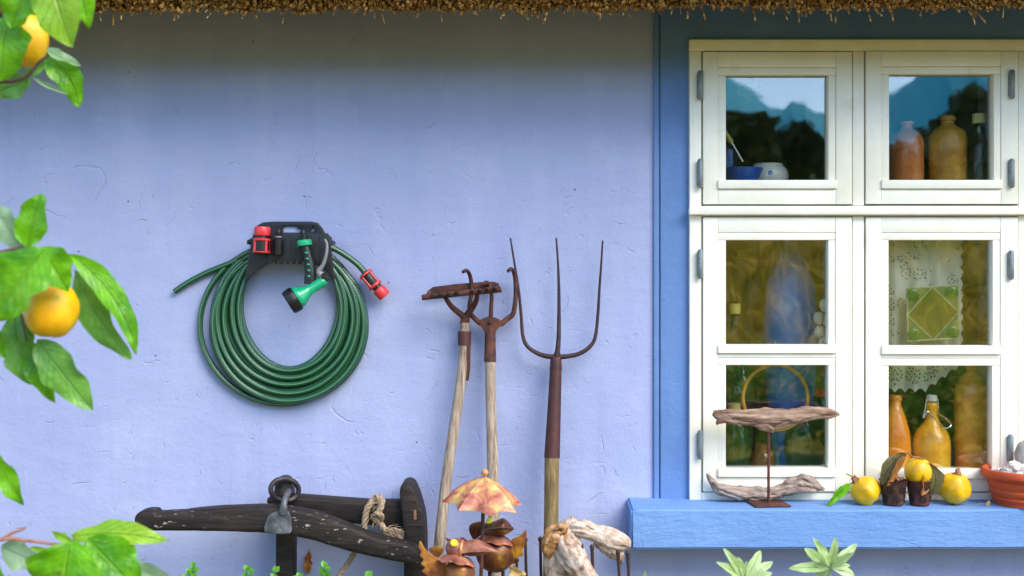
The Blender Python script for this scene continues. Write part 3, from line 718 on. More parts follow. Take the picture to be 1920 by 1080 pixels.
def casement(x0, y0, x1, y1, panes, lx, rx):
    g = G(); yc = YF - 0.006; yb = 0.012
    bx(g, x0, y0, lx, y1, yc, yb, 0.0016); bx(g, rx, y0, x1, y1, yc, yb, 0.0016)
    edges = [y0] + [v for p in panes for v in (p[1] - 14, p[3] + 17)] + [y1]
    for k in range(0, len(edges), 2):
        bx(g, lx + 0.3, edges[k], rx - 0.3, edges[k + 1], yc + 0.0007, yb, 0.0014)
    c = g.build('casement', MT['white'], win)
    for (a, b, cc, d) in panes:
        g = G(); y1b = yc + 0.002
        bx(g, lx + 0.3, b - 13.6, rx - 0.3, b, y1b, 0.0, 0.0022)
        bx(g, lx + 0.3, b + 0.2, a, d - 0.2, y1b + 0.0007, 0.0, 0.0022)
        bx(g, cc, b + 0.2, rx - 0.3, d - 0.2, y1b + 0.0007, 0.0, 0.0022)
        bx(g, lx - 0.6, d, rx + 0.6, d + 16, yc - 0.008, 0.0, 0.0028)
        g.build('glazing_bead', MT['white'], win)
        g = G(); bx(g, a - 4, b - 4, cc + 4, d + 4, -0.0135, -0.0095, 0.0); g.build('pane', MT['glass'], win)
casement(1314.5, 102, 1590.5, 384.5, [(1357, 145, 1547, 340)], 1342, 1561)
casement(1616.5, 101, 1898.5, 384, [(1660, 143, 1854, 340)], 1645, 1867)
casement(1314.5, 409, 1590.5, 917.5, [(1357, 451, 1547, 645), (1357, 683, 1547, 874)], 1342, 1560)
casement(1616.5, 409, 1898.5, 917.5, [(1659, 451, 1852, 647), (1659, 684, 1851, 877)], 1645, 1866)
hr, hl = 0.0078, W(0, 0).z - W(0, 51).z
g = G()
g.lathe([(0.0, -hl / 2 - 0.003), (hr * .6, -hl / 2 - 0.002), (hr, -hl / 2 + 0.002), (hr, -0.001), (hr * 0.8, -0.0006), (hr * 0.8, 0.0006), (hr, 0.001), (hr, hl / 2 - 0.002), (hr * .6, hl / 2 + 0.002), (0.0, hl / 2 + 0.003)], 16)
g.box((-0.0085, 0.002, -hl * 0.42), (0.0085, 0.010, hl * 0.42), 0.0008)
hp = [(1313, 160), (1313, 325), (1313, 495), (1313, 834), (1897.5, 158), (1897, 325), (1896, 497), (1895, 842)]
h0 = g.build('hinge', MT['zinc'], loc=(0, 0, 0)); h0.parent = win
for i, (a, b) in enumerate(hp):
    h = h0
    if i:
        h = h0.copy(); COL.objects.link(h); h.parent = win
    h.location = W(a, b, -0.043)
# inner sill and shelf
def shelf(name, py, y0, y1, th):
    g = G(); z = W(0, py, y0).z
    g.box((hx0 - 0.05, y0, z - th), (hx1 + 0.05, y1, z), 0.003); g.build(name, MT['shelfwood'], cot); return z
zs_hi = shelf('shelf', 347, 0.015, 0.28, 0.02)
zs_lo = shelf('inner_sill', 884, 0.015, 0.42, 0.03)

# ------------------------------------------------------------------ things behind the glass
def bottle(name, label, cx, y, z0, prof, mat, cat='bottle', group=None, n=30, disp=None):
    """prof: list of (radius px, height py) from the base up, in photo pixels at depth y"""
    x = W(cx, 0, y).x
    t = thing(name, label, cat, (x, y, z0), group)
    pr = [(0.0, z0)] + [(R(r, y), max(z0, W(0, h, y).z)) for r, h in prof]
    pr = [(r, h) for r, h in pr]
    M = Matrix.Translation((x, y, 0))
    g = G(); g.lathe(pr + [(pr[-1][0] * 0.72, pr[-1][1]), (pr[-1][0] * 0.72, pr[-1][1] - 0.02)], n, M)
    return t, g, M
def simple_bottle(name, label, cx, y, z0, prof, mat, part='body', **k):
    t, g, M = bottle(name, label, cx, y, z0, prof, mat, **k); g.build(part, mat, t); return t
simple_bottle('stoneware_bottle', 'terracotta stoneware bottle on the shelf behind the upper right pane', 1700, 0.085, zs_hi,
              [(29, 350), (31, 346), (31, 268), (29, 258), (21, 249), (12, 243), (10, 239), (10, 234), (13, 233), (13, 229)], MT['swterra'], group='stoneware bottles in the window')
simple_bottle('stoneware_bottle', 'ochre pitted stoneware bottle on the shelf beside the glass bottle with pale cap', 1777, 0.085, zs_hi,
              [(32, 350), (34.5, 346), (34.5, 262), (32, 250), (26, 243), (15, 237), (12, 233), (12, 228), (15, 226), (15, 221), (11, 217)], MT['swochre'], group='stoneware bottles in the window')
t = simple_bottle('glass_bottle', 'clear glass bottle with pale yellow cap on the upper right shelf', 1836, 0.06, zs_hi,
              [(17, 350), (18, 346), (18, 276), (16, 268), (11, 258), (10, 245), (10, 238)], MT['gclear'])
x = W(1836, 0, 0.06).x
g = G(); g.lathe([(R(11.5, .12), W(0, 237, .12).z), (R(12, .12), W(0, 236, .12).z), (R(12, .12), W(0, 221, .12).z), (R(10.5, .12), W(0, 219, .12).z)], 24, Matrix.Translation((x, 0.06, 0)),
                 disp=lambda a, h: 1 + 0.012 * cos(a * 24)); g.build('cap', MT['lid'], t)
g = G(); g.lathe([(R(16.5, .12), zs_hi + 0.002), (R(16.8, .12), W(0, 310, .12).z)], 24, Matrix.Translation((x, 0.06, 0))); g.build('liquid', MT['gclear'], t)
# upper left: bowl, china pot, brush, little glass, blue tin, hanging leaf
y = 0.072; x = W(1393, 0, y).x
g = G(); z1 = W(0, 316, y).z
g.lathe([(0.0, zs_hi), (R(22, y), zs_hi), (R(24, y), zs_hi + 0.005), (R(37, y), z1 - 0.004), (R(38, y), z1), (R(36, y), z1 - 0.001), (R(24, y), zs_hi + 0.012), (0.0, zs_hi + 0.009)], 32, Matrix.Translation((x, y, 0)) @ Matrix.Rotation(0.0, 4, 'X'))
tag(g.build('bowl', MT['bluebowl'], loc=(x, y, zs_hi)), 'cobalt blue bowl on the shelf behind the upper left pane', 'bowl')
y = 0.125; x = W(1440, 0, y).x
t = thing('china_pot', 'round white china pot with a small blue flower behind the blue bowl', 'pot', (x, y, zs_hi))
g = G(); g.lathe([(0.0, zs_hi), (R(20, y), zs_hi), (R(33, y), zs_hi + 0.014), (R(38, y), zs_hi + 0.033), (R(35, y), zs_hi + 0.054), (R(27, y), zs_hi + 0.066), (R(28, y), zs_hi + 0.070), (R(25, y), zs_hi + 0.069), (R(25, y), zs_hi + 0.04)], 36, Matrix.Translation((x, y, 0)), smooth_prof=2)
g.build('body', MT['china'], t)
g = G()
for k in range(5):
    a = 2 * pi * k / 5; g.ball((x - R(4, y) + 0.0045 * cos(a), y - R(37.2, y), zs_hi + 0.040 + 0.0045 * sin(a)), (0.0028, 0.0012, 0.0028), 8, 6)
g.build('painted_flower', MT['bluebowl'], t)
t = thing('paint_brush', 'slim brush with yellow handle and steel ferrule leaning in the blue bowl', 'brush', W(1390, 305, 0.10))
g = G(); g.tube([W(1345, 224, .09), W(1372, 268, .09)], [R(3, 0), R(5, 0)], 10); g.build('handle', MT['capyellow'], t)
g = G(); g.tube([W(1372, 268, .09), W(1393, 304, .09)], [R(2.6, 0), R(2.2, 0)], 10); g.build('ferrule', MT['steel'], t)
y = 0.12; x = W(1524, 0, y).x
g = G(); g.lathe([(R(18, y), zs_hi), (R(18, y), zs_hi + 0.004), (R(6, y), zs_hi + 0.007), (R(6, y), zs_hi + 0.014), (R(8, y), zs_hi + 0.016), (R(9, y), zs_hi + 0.042), (R(7, y), zs_hi + 0.042), (R(6, y), zs_hi + 0.02)], 24, Matrix.Translation((x, y, 0)))
tag(g.build('candle_holder', MT['gclear'], loc=(x, y, zs_hi)), 'small glass candle holder at the right of the upper left shelf', 'candle holder')
g = G(); a, b = W(1352, 345, 0.16), W(1372, 280, 0.16); g.box((a.x, 0.14, zs_hi), (b.x, 0.18, b.z), 0.003)
tag(g.build('tin_box', MT['bluebowl'], loc=(a.x, 0.16, zs_hi)), 'tall dark blue tin beside the blue bowl', 'tin')
g = G(); g.leaf(W(1384, 138, .05), W(1406, 192, .06), R(30), fold=0.4, bend=0.1, wav=0.2, seed=2); g.leaf(W(1392, 136, .055), W(1423, 174, .06), R(22), fold=0.5, bend=0.1, wav=0.2, seed=4)
g.tube([W(1384, 138, .05), W(1386, 80, .05)], 0.0006, 5)
tag(g.build('hanging_leaf', MT['oliveleaf'], loc=W(1390, 138, .05)), 'dried grey brown leaves hanging behind the top of the upper left pane', 'dried leaves')

# lower left
def capped(label, cx, y, prof, glass, capm, cap, group=None, name='glass_bottle', cat='bottle'):
    t = simple_bottle(name, label, cx, y, zs_lo, prof, glass, group=group, cat=cat)
    x = W(cx, 0, y).x; r, p0, p1 = cap
    g = G(); g.lathe([(R(r, y), W(0, p0, y).z), (R(r, y), W(0, p1 + 1, y).z), (R(r - 1.5, y), W(0, p1, y).z)], 20, Matrix.Translation((x, y, 0))); g.build('lid' if r > 14 else 'cap', capm, t)
    return t
capped('tall clear bottle with yellow capped neck behind the left casement', 1378, 0.17, [(24, 900), (25, 890), (25, 740), (20, 715), (10, 690), (8, 640), (8, 590)], MT['gclear'], MT['capyellow'], (10.5, 588, 569))
capped('short green bottle with yellow cap on the inner sill at far left', 1377, 0.11, [(27, 900), (28, 890), (28, 800), (22, 785), (11, 775), (10, 768)], MT['ggreen'], MT['capyellow'], (12, 767, 756))
simple_bottle('glass_bottle', 'dark green rounded bottle shoulder behind the orange rimmed hoop', 1392, 0.24, zs_lo, [(26, 900), (27, 880), (27, 740), (24, 715), (13, 700), (8, 690), (8, 672)], MT['ggreen'])
simple_bottle('glass_vase', 'large blue glass vase behind the middle left pane', 1482, 0.17, zs_lo, [(26, 900), (34, 880), (46, 720), (50, 600), (44, 530), (26, 485), (14, 465), (13, 440)], MT['gblue'], cat='vase')
capped('clear jar with bright red lid on the inner sill', 1530, 0.20, [(27, 900), (28, 890), (28, 760), (24, 745)], MT['gclear'], MT['lidred'], (25, 742, 730), name='glass_jar', cat='jar')
simple_bottle('glass_jar', 'big bellied green glass jar at lower right of left casement', 1508, 0.12, zs_lo, [(22, 900), (32, 884), (38, 850), (38, 815), (30, 790), (22, 780), (22, 768), (25, 766)], MT['ggreen'], cat='jar')
simple_bottle('glass_jar', 'little amber jar beside the rusty stand rod', 1430, 0.12, zs_lo, [(20, 900), (24, 888), (24, 862), (20, 850), (14, 842), (15, 832)], MT['gamber'], cat='jar')
simple_bottle('glass_jar', 'small teal glass bottle between amber jar and bellied jar', 1458, 0.15, zs_lo, [(9, 900), (10, 885), (10, 850), (6, 838), (4, 826), (5, 820)], MT['gteal'], cat='jar')
simple_bottle('glass_jar', 'wide clear jar standing inside the orange hoop', 1452, 0.22, zs_lo, [(30, 900), (32, 885), (32, 735), (26, 722), (24, 712), (26, 708)], MT['gclear'], cat='jar')
g = G()
c = W(1454, 745, 0.05)
g.tube([c + Vector((R(60, .1) * cos(a), 0.004 * sin(a * 2), R(60, .1) * sin(a))) for a in [2 * pi * k / 64 for k in range(65)]], R(3.4), 10, cap=False)
g.tube([c + Vector((0, 0, R(60, .1))), W(1454, 640, .05)], 0.0008, 5)
tag(g.build('hoop', MT['hoopwood'], loc=c), 'thin orange wooden hoop hanging behind the lower left pane', 'hoop')
t = thing('bulb_string', 'string of plump white bulbs hanging at the right of the middle left pane', 'bulb string', W(1542, 640, .07))
g = G(); g.tube([W(1545, 420, .07), W(1545, 640, .07)], 0.0012, 6); g.build('cord', MT['rope'], t)
for (a, b) in ((1546, 572), (1535, 596), (1550, 600), (1537, 622), (1550, 632), (1544, 640)):
    g = G(); g.ball(W(a, b, 0.062 + random.uniform(0, .01)), (R(10), R(10), R(13)), 18, 12, disp=lambda d: 1 + 0.03 * cos(6 * math.atan2(d.y, d.x)) - 0.12 * max(0, d.z) ** 3); g.build('bulb', MT['shell'], t)

# lower right: lace, art glass, basket, three bottles
g = G(); nx, ny = 70, 60; yl = 0.062
vs, uvs_v = [], []
def hem(x):
    b = 736 if x < 1735 else 736 - (x - 1735) * 0.72
    return b - 8 * abs(sin((x - 1640) * pi / 19))
for j in range(ny + 1):
    tt = j / ny
    yy0 = 425 + tt * 270
    xr_ = 1800 + 6 * abs(sin(yy0 * pi / 22))
    for i in range(nx + 1):
        x = 1640 + (xr_ - 1640) * i / nx
        py = 425 + tt * (hem(x) - 425)
        fold = 0.010 * sin(x * 0.16 + 0.4 * sin(py * 0.02)) * (0.35 + 0.65 * tt) + 0.004 * noise.noise(Vector((x * .03, py * .03, 0)))
        vs.append(W(x, py, yl + fold)); uvs_v.append((x / 100, (hem(x) - py) / 100))
fs = [[j * (nx + 1) + i, (j + 1) * (nx + 1) + i, (j + 1) * (nx + 1) + i + 1, j * (nx + 1) + i + 1] for j in range(ny) for i in range(nx)]
g.add(vs, fs, 0, True, [[uvs_v[k] for k in f] for f in fs])
tag(g.build('lace_curtain', MT['lace'], loc=W(1720, 425, yl)), 'scalloped white eyelet lace curtain behind the right casement', 'curtain')
ys = 0.022
t = thing('stained_glass', 'square green stained glass panel with olive diamond hanging before the lace', 'stained glass', W(1748, 640, ys))
def line(g, a, b, w): g.tube([W(*a, ys), W(*b, ys)], R(w), 6)
A_, B_, C_, E_ = (1700, 541), (1796, 536), (1798, 634), (1702, 640)
mids = [((p[0] + q[0]) / 2, (p[1] + q[1]) / 2) for p, q in ((A_, B_), (B_, C_), (C_, E_), (E_, A_))]
g = G()
for p, q in ((A_, B_), (B_, C_), (C_, E_), (E_, A_)): line(g, p, q, 1.8)
for k in range(4): line(g, mids[k], mids[(k + 1) % 4], 1.5)
g.build('leading', MT['lead'], t)
g = G(); g.plate([pxo(mids, ys)], ys - 0.0015, ys + 0.0015); g.build('diamond_pane', MT['sgolive'], t)
for k, cnr in enumerate((B_, C_, E_, A_)):
    g = G(); g.plate([pxo([mids[k], cnr, mids[(k + 1) % 4]], ys)], ys - 0.0012, ys + 0.0012); g.build('corner_pane', MT['sgpale'], t)
    m = ((mids[k][0] + mids[(k + 1) % 4][0] + 2 * cnr[0]) / 4, (mids[k][1] + mids[(k + 1) % 4][1] + 2 * cnr[1]) / 4)
    g = G(); g.ball(W(*m, ys - 0.002), (R(13), 0.004, R(12)), 16, 10); g.build('glass_nugget', MT['sggreen'], t)
g = G(); g.tube([W(1748, 538, ys), W(1750, 400, ys)], 0.0006, 5); g.build('hanging_wire', MT['steel'], t)
g = G(); bc = W(1868, 0, 0.14)
for k in range(9):
    z = W(0, 655 - k * 8, .14).z
    g.tube([Vector((bc.x + R(36 - k * 2.2) * cos(a), 0.14 + R(36 - k * 2.2) * sin(a), z + 0.002 * sin(a * 9 + k))) for a in [2 * pi * i / 36 for i in range(37)]], R(5), 8, cap=False)
g.tube([Vector((bc.x, 0.14, W(0, 590, .14).z)), Vector((bc.x, 0.14, W(0, 420, .14).z))], 0.001, 5)
tag(g.build('coiled_basket', MT['wicker'], loc=(bc.x, .14, W(0, 660, .14).z)), 'coiled wicker basket hanging at the right edge of the right casement', 'basket')
g = G(); g.lathe([(R(30), 0), (R(34), 0.004), (R(34), 0.016), (R(26), 0.03), (0.0, 0.036)], 28, axisM(W(1838, 476, .13), (0, -1, 0.15)))
tag(g.build('iron_pan', MT['irondark'], loc=W(1838, 476, .13)), 'dark round iron pan hanging in the top corner of the right casement', 'pan')
simple_bottle('stoneware_bottle', 'bright orange stoneware bottle at the left of the lower right pane', 1678, 0.085, zs_lo,
              [(27, 900), (29, 890), (29, 835), (26, 805), (19, 780), (14.5, 768), (14, 764), (12, 762), (10.5, 752), (12.5, 749), (12.5, 744), (10, 740)], MT['sworange'], group='stoneware bottles in the window')
simple_bottle('stoneware_bottle', 'tall brown stoneware bottle at the right of the lower right pane', 1822, 0.085, zs_lo,
              [(30, 900), (31.5, 890), (31.5, 738), (29, 720), (20, 707), (12, 700), (10, 694), (12.5, 690), (12, 683)], MT['swbrown'], group='stoneware bottles in the window')
t = simple_bottle('stoneware_bottle', 'squat golden stoneware bottle with swing stopper and wire bail', 1747, 0.075, zs_lo,
              [(32, 900), (34, 890), (34, 832), (31, 814), (22, 800), (14, 790), (11.5, 782), (11, 766), (12, 764), (12, 757), (10, 754)], MT['swgold'], group='stoneware bottles in the window')
x = W(1747, 0, .075).x
g = G(); g.lathe([(R(10), W(0, 752, .075).z), (R(10.5), W(0, 751, .075).z), (R(10), W(0, 742, .075).z), (R(8), W(0, 740, .075).z)], 20, Matrix.Translation((x, .075, 0))); g.build('stopper', MT['china'], t)
g = G(); wy = 0.055
g.tube([W(1738, 747, wy), W(1734, 770, wy), W(1731, 784, wy), (W(1735, 778, wy)), W(1741, 772, wy), W(1758, 792, wy), W(1772, 803, wy - .02), W(1783, 797, wy - .02), W(1774, 785, wy), W(1760, 776, wy)], R(1.3), 6, 6)
g.tube([W(1758, 747, wy + .02), W(1760, 765, wy + .01), W(1759, 776, wy)], R(1.2), 6, 4)
g.build('wire_bail', MT['steel'], t)

# ------------------------------------------------------------------ hose on its hanger
hy = -0.045
t = thing('hose_hanger', 'black plastic wall hanger carrying the coiled green hose', 'hose hanger', W(550, 500, 0))
g = G()
top = [(472, 452), (478, 432), (484, 422), (494, 417), (510, 415.5), (585, 415.5), (596, 418), (604, 427), (610, 438), (622, 445), (622, 462), (472, 462)]
slot = [(531, 424), (545, 423), (557, 424), (559, 428), (566, 429), (566, 437), (531, 437)]
key = [(584, 434), (591, 434), (591, 430), (589, 428), (589, 424), (586.5, 424), (586.5, 428), (584, 430)]
g.plate([pxo(top, -0.006), pxo(slot, -0.006), pxo(key, -0.006)], -0.010, -0.001, 0.0016)
g.build('back_plate', MT['black'], t)
g = G()
for k in range(24):                        # saddle that the coils lie over
    pass
sad = []
for a in [i / 12 for i in range(13)]:
    px = 470 + 155 * a; py = 452 - 14 * sin(pi * a) ** 0.6
    sad.append((px, py))
pts = pxo(sad, -0.05) + pxo([(p, q + 7) for p, q in sad[::-1]], -0.05)
g.plate([pts], -0.096, -0.0105, 0.0012); g.build('saddle', MT['black'], t)
g = G(); fy = -0.098
front = [(476, 441), (484, 437), (500, 440), (520, 436), (580, 436), (604, 438), (614, 437), (619, 442), (621, 460), (624, 490), (629, 530), (630, 537), (623, 524), (616, 512), (607, 502), (594, 497), (580, 496)]
teeth = []
for k in range(5):
    x = 571 - k * 11.5; teeth += [(x, 496), (x - 1, 488), (x - 4, 486), (x - 5.5, 495)]
front += teeth + [(513, 492), (500, 497), (487, 505), (475, 516), (465, 526), (458, 533), (460, 520), (464, 500), (468, 478), (471, 458)]
g.plate([pxo(front, fy)], fy - 0.006, fy, 0.0018)
for px_ in (500, 545, 600):
    a = W(px_, 500 if px_ != 545 else 480, fy - 0.006); b = W(px_ + 2, 442, fy)
    g.box((a.x, fy - 0.0085, a.z + 0.01), (b.x, fy - 0.0055, b.z), 0.0008)
g.build('front_plate', MT['black'], t)

# hose: one continuous tube
loops = [(452, 634, 689), (448, 639, 696), (440, 643, 702), (436, 649, 709), (427, 654, 715), (421, 660, 722), (414, 666, 729), (408, 671, 736), (401, 678, 743), (398, 683, 749), (396, 687, 753), (382, 675, 757)]
lay = [-0.015, -0.030, -0.013, -0.032, -0.015, -0.029, -0.012, -0.031, -0.014, -0.030, -0.017, -0.012]
hp_ = [(327, 547, -0.012), (352, 530, -0.012), (390, 510, -0.013), (430, 494, -0.020), (470, 474, -0.024), (510, 462, -0.03)]
NS = 40
for li, (L, Rr, Bm) in enumerate(loops):
    nxt = loops[min(li + 1, len(loops) - 1)]; nl = lay[min(li + 1, len(lay) - 1)]
    for k in range(NS):
        f = k / NS; th = 2 * pi * f
        s = max(0.0, min(1.0, (f - 0.78) / 0.22)); s = s * s * (3 - 2 * s)
        l_, r_, b_ = L + (nxt[0] - L) * s, Rr + (nxt[1] - Rr) * s, Bm + (nxt[2] - Bm) * s
        tp = 455 + 5 * ((li * 3) % 4) - (0 if li < 7 else 0)
        cx, cy = (l_ + r_) / 2, (tp + b_) / 2
        wob = 5.0 * (0.4 + 0.6 * abs(sin(th * .5))) * noise.noise(Vector((f * 3, li * 7.3, 0)))
        px = cx + (r_ - l_) / 2 * sin(th) + wob * sin(th)
        py = cy - (b_ - tp) / 2 * cos(th) + wob * cos(th)
        if li == 11: px -= 5 * max(0, sin((f - .5) * 2 * pi)) if f > .5 else 0
        yy = lay[li] + (nl - lay[li]) * s
        if f < 0.10 or f > 0.9: yy = 0.55 * yy + 0.45 * (-0.018 - 0.0045 * li)
        hp_.append((px, py, yy - 0.004))
hp_ += [(556, 452, -0.06), (590, 454, -0.062), (622, 464, -0.058), (650, 480, -0.05), (672, 497, -0.044), (688, 516, -0.040)]
t = thing('garden_hose', 'coiled green braided garden hose hanging on the black hanger', 'garden hose', W(540, 760, 0))
g = G(); g.tube([W(a, b, c) for a, b, c in hp_], R(5.5), 12, 3); g.build('tube', MT['hose'], t)
c0, c1 = W(683, 511, -0.041), W(722, 556, -0.038); dd = c1 - c0; L = dd.length
M = axisM(c0, dd)
def connector(M, L, k, t, name='connector'):
    g = G(); g.lathe([(k * 0.9, 0), (k * 1.25, L * 0.04), (k * 1.3, L * 0.10), (k * 1.12, L * 0.13), (k * 1.12, L * 0.46), (k * 1.3, L * 0.50), (k * 1.3, L * 0.56), (k * 0.9, L * 0.58), (k * 0.85, L * 0.66), (k * 0.8, L * 0.95)], 24, M, disp=lambda a, h: 1 + 0.02 * cos(a * 12))
    body = g.build(name, MT['black'], t)
    g = G()
    for sg in (0, pi):
        for q in range(2):
            a0 = sg + (-0.75 if q else 0.75)
            g.tube([M @ Vector((k * 1.16 * cos(a0), k * 1.16 * sin(a0), L * z)) for z in (0.06, 0.3, 0.52)], [k * 0.22, k * 0.2, k * 0.24], 8, 3)
    g.lathe([(k * 1.24, L * 0.03), (k * 1.34, L * 0.06), (k * 1.34, L * 0.09), (k * 1.2, L * 0.11)], 24, M)
    g.lathe([(k * 1.2, L * 0.47), (k * 1.34, L * 0.50), (k * 1.34, L * 0.55), (k * 1.1, L * 0.58)], 24, M)
    g.build('locking_claw', MT['red'], body)
    g = G(); g.lathe([(k * 0.9, L * 0.66), (k * 1.15, L * 0.68), (k * 1.2, L * 0.74), (k * 1.2, L * 0.94), (k * 1.05, L), (k * 0.6, L)], 24, M, disp=lambda a, h: 1 + 0.025 * cos(a * 14))
    g.build('collar', MT['red'], body)
connector(M, L, R(10), t)
t = thing('hose_connector', 'spare red and black hose connector clipped at left of the black hanger', 'hose connector', W(490, 478, -0.11))
g0, g1 = W(490, 476, -0.122), W(492, 425, -0.122)
connector(axisM(g0, g1 - g0), (g1 - g0).length, R(12), t, 'body')
t = thing('tap_adapter', 'black ribbed tap adapter clipped beside the red connector on the hanger', 'tap adapter', W(521, 480, -0.11))
g = G(); a = W(521, 478, -0.112); b = W(522, 431, -0.112)
L = (b - a).length; k = R(9)
g.lathe([(k * .9, 0), (k, L * .1), (k, L * .6), (k * .75, L * .66), (k * .55, L * .7), (k * .7, L * .76), (k * .5, L * .8), (k * .62, L * .9), (k * .5, L)], 20, axisM(a, b - a)); g.build('body', MT['black'], t)
g = G(); g.lathe([(k * .72, L * .68), (k * .78, L * .70), (k * .78, L * .73), (k * .72, L * .75)], 20, axisM(a, b - a)); g.build('sealing_ring', MT['greyplastic'], t)

t = thing('spray_gun', 'green and black hose spray gun with grey lever hooked on the hanger', 'spray gun', W(570, 570, -0.13))
sy = -0.128
a, b = W(581, 530, sy), W(568, 432, sy); d = b - a; L = d.length; M = axisM(a, d); k = R(1, sy)
g = G()
g.tube([W(581, 533, sy), W(582, 510, sy), W(578, 485, sy), W(571, 460, sy)], [11 * k, 10.5 * k, 9.5 * k, 9 * k], 18, 6, flat=0.9)
grip = g.build('grip', MT['black'], t)
g = G()
for (px, py) in ((574, 474), (576, 485), (578, 496), (579, 507), (579, 518)):
    g.ball(W(px, py, sy - R(9.2, sy)), (3.2 * k, 1.4 * k, 1.8 * k), 10, 8, rot=Matrix.Rotation(0.25, 3, 'Y'))
g.build('grip_dot', MT['green'], grip)
g = G(); M2 = axisM(W(571.5, 461, sy), d); 
g.lathe([(10 * k, 0), (14 * k, 0.5 * k), (14.5 * k, 3 * k), (14 * k, 9 * k), (12 * k, 11 * k), (6 * k, 11.5 * k)], 24, M2, disp=lambda a, h: 1 + 0.012 * cos(a * 18)); g.build('collar', MT['green'], t)
g = G(); g.lathe([(5.5 * k, 11 * k), (5.5 * k, 16 * k), (6.5 * k, 17 * k), (6.5 * k, 19 * k), (4.6 * k, 20 * k), (4.6 * k, 23 * k), (6 * k, 24 * k), (5.5 * k, 29 * k), (4 * k, 30 * k)], 18, M2); g.build('inlet', MT['black'], t)
hd0, hd1 = W(610, 525, sy), W(541, 568, sy - 0.02); hdv = hd1 - hd0; L = hdv.length; M3 = axisM(hd0, hdv)
g = G(); g.lathe([(6 * k, -4 * k), (9 * k, 0), (9.5 * k, L * .12), (9.5 * k, L * .42), (12 * k, L * .52), (19 * k, L * .66), (21 * k, L * .72), (20 * k, L * .78)], 28, M3); g.build('head', MT['green'], t)
g = G(); g.lathe([(19 * k, L * .76), (22.5 * k, L * .79), (23.5 * k, L * .85), (22.5 * k, L * .98), (20 * k, L * 1.02), (18 * k, L * .99), (0.0, L * .98)], 36, M3, disp=lambda a, h: 1 + 0.04 * (cos(a * 9) > 0.4)); g.build('spray_dial', MT['black'], t)
g = G(); g.tube([W(609, 449, sy - .004), W(613, 458, sy - .006), W(612, 476, sy - .008), (W(606, 496, sy - .008)), W(598, 508, sy - .006), W(602, 516, sy - .004), W(608, 524, sy)], [2.2 * k, 2.8 * k, 3.2 * k, 3.6 * k, 5.5 * k, 7 * k, 4 * k], 12, 5); g.build('lever', MT['greyplastic'], t)
g = G(); g.box((-7 * k, -5 * k, -4 * k), (7 * k, 5 * k, 4 * k), 1.2 * k, M=Matrix.Translation(W(612, 521, sy - .008)) @ Matrix.Rotation(0.5, 4, 'Y'))
g.lathe([(3 * k, -8 * k), (3 * k, 8 * k)], 12, axisM(W(607, 515, sy - .006), (0, 1, 0))); g.build('trigger_stop', MT['black'], t)

# ------------------------------------------------------------------ leaning tools
def lean(py):                                # depth of a leaning tool at photo row py
    return -0.035 - 0.16 * max(0.0, (py - 600)) / 900.0
def T(px, py, dy=0.0):
    y = lean(py) + dy; return W(px, py, y)
def ground_pt(p, q):                         # extend the line p->q down to the ground
    d = (q - p); k = (0.0 - q.z) / d.z; return q + d * k
hd = woodgrain(0.06, 2.5, 2.0, 3, 0.03)
# rake
b0 = [T(871, 606), T(870, 650), T(865, 710), T(857, 765), T(848, 825), T(837, 900), T(824, 1020)]
gp = ground_pt(b0[-2], b0[-1])
t = thing('garden_rake', 'rusty iron rake on a bent weathered wooden handle leaning on the wall', 'rake', gp)
g = G(); g.tube(b0 + [T(816, 1090), gp], [R(8), R(9), R(9.5), R(9.8), R(10), R(10), R(10.5), R(10.5), R(11)], 14, 6, disp=hd); g.build('handle', MT['ash'], t, sharp=0)
g = G(); yo = -0.055
g.tube([T(791, 558, yo), T(865, 550, yo), T(940, 543, yo)], [R(5.2), R(5.6), R(5.4)], 10, 6, disp=woodgrain(0.15, 2, 40, 1, 0.1))
head = g.build('head', MT['rust'], t)
g = G()
pts = pxo([(803, 545), (812, 538), (850, 533), (900, 529), (926, 528), (934, 531), (936, 538), (880, 542), (806, 551)], -0.02)
g.plate([pts], -0.026, -0.014, 0.002)
for k in range(9):                            # stubby teeth pointing out of the bar
    px = 812 + k * 14.5; py = 555.5 - k * 1.55
    if k in (4,): continue
    p = T(px, py, yo); g.tube([p, p + Vector((0.002, -0.018, 0.004)), p + Vector((0.004, -0.042, 0.006))], [R(4.4), R(3.6), R(1.8)], 8, 3)
g.tube([T(900, 543, yo), T(905, 533, yo - .01), T(918, 533, yo - .02), T(919, 541, yo - .04)], [R(3), R(3), R(2.6), R(1.5)], 8, 4)
g.tube([T(805, 548, -0.02), T(803, 553, yo)], R(4), 8); g.tube([T(932, 534, -0.02), T(934, 540, yo)], R(4), 8)
g.build('tooth', MT['rust'], head)
g = G()
g.tube([T(835, 558, yo), T(846, 574, -0.03), T(860, 586, -0.015), T(870, 594, -0.005)], [R(4), R(5), R(5.5), R(6)], 10, 5)
g.tube([T(895, 551, yo), T(892, 566, -0.03), T(882, 582, -0.012), T(873, 594, -0.005)], [R(4), R(5), R(6), R(6)], 10, 5)
g.tube([T(872, 588, -0.004), T(872, 600), T(869, 610)], [R(8.5), R(8.5), R(7)], 12, 3)
g.build('fork_arm', MT['rust'], t)
g = G(); g.tube([T(871, 622), T(871, 647)], [R(12.5), R(12)], 18, disp=lambda L, a, p: 1 + 0.03 * sin(a * 2)); 
g.plate([pxo([(876, 646), (883, 646), (882, 690), (879, 713), (874, 714), (873, 700)], -0.05)], -0.058, -0.052, 0.0012)
g.build('ferrule', MT['rustsock'], t)
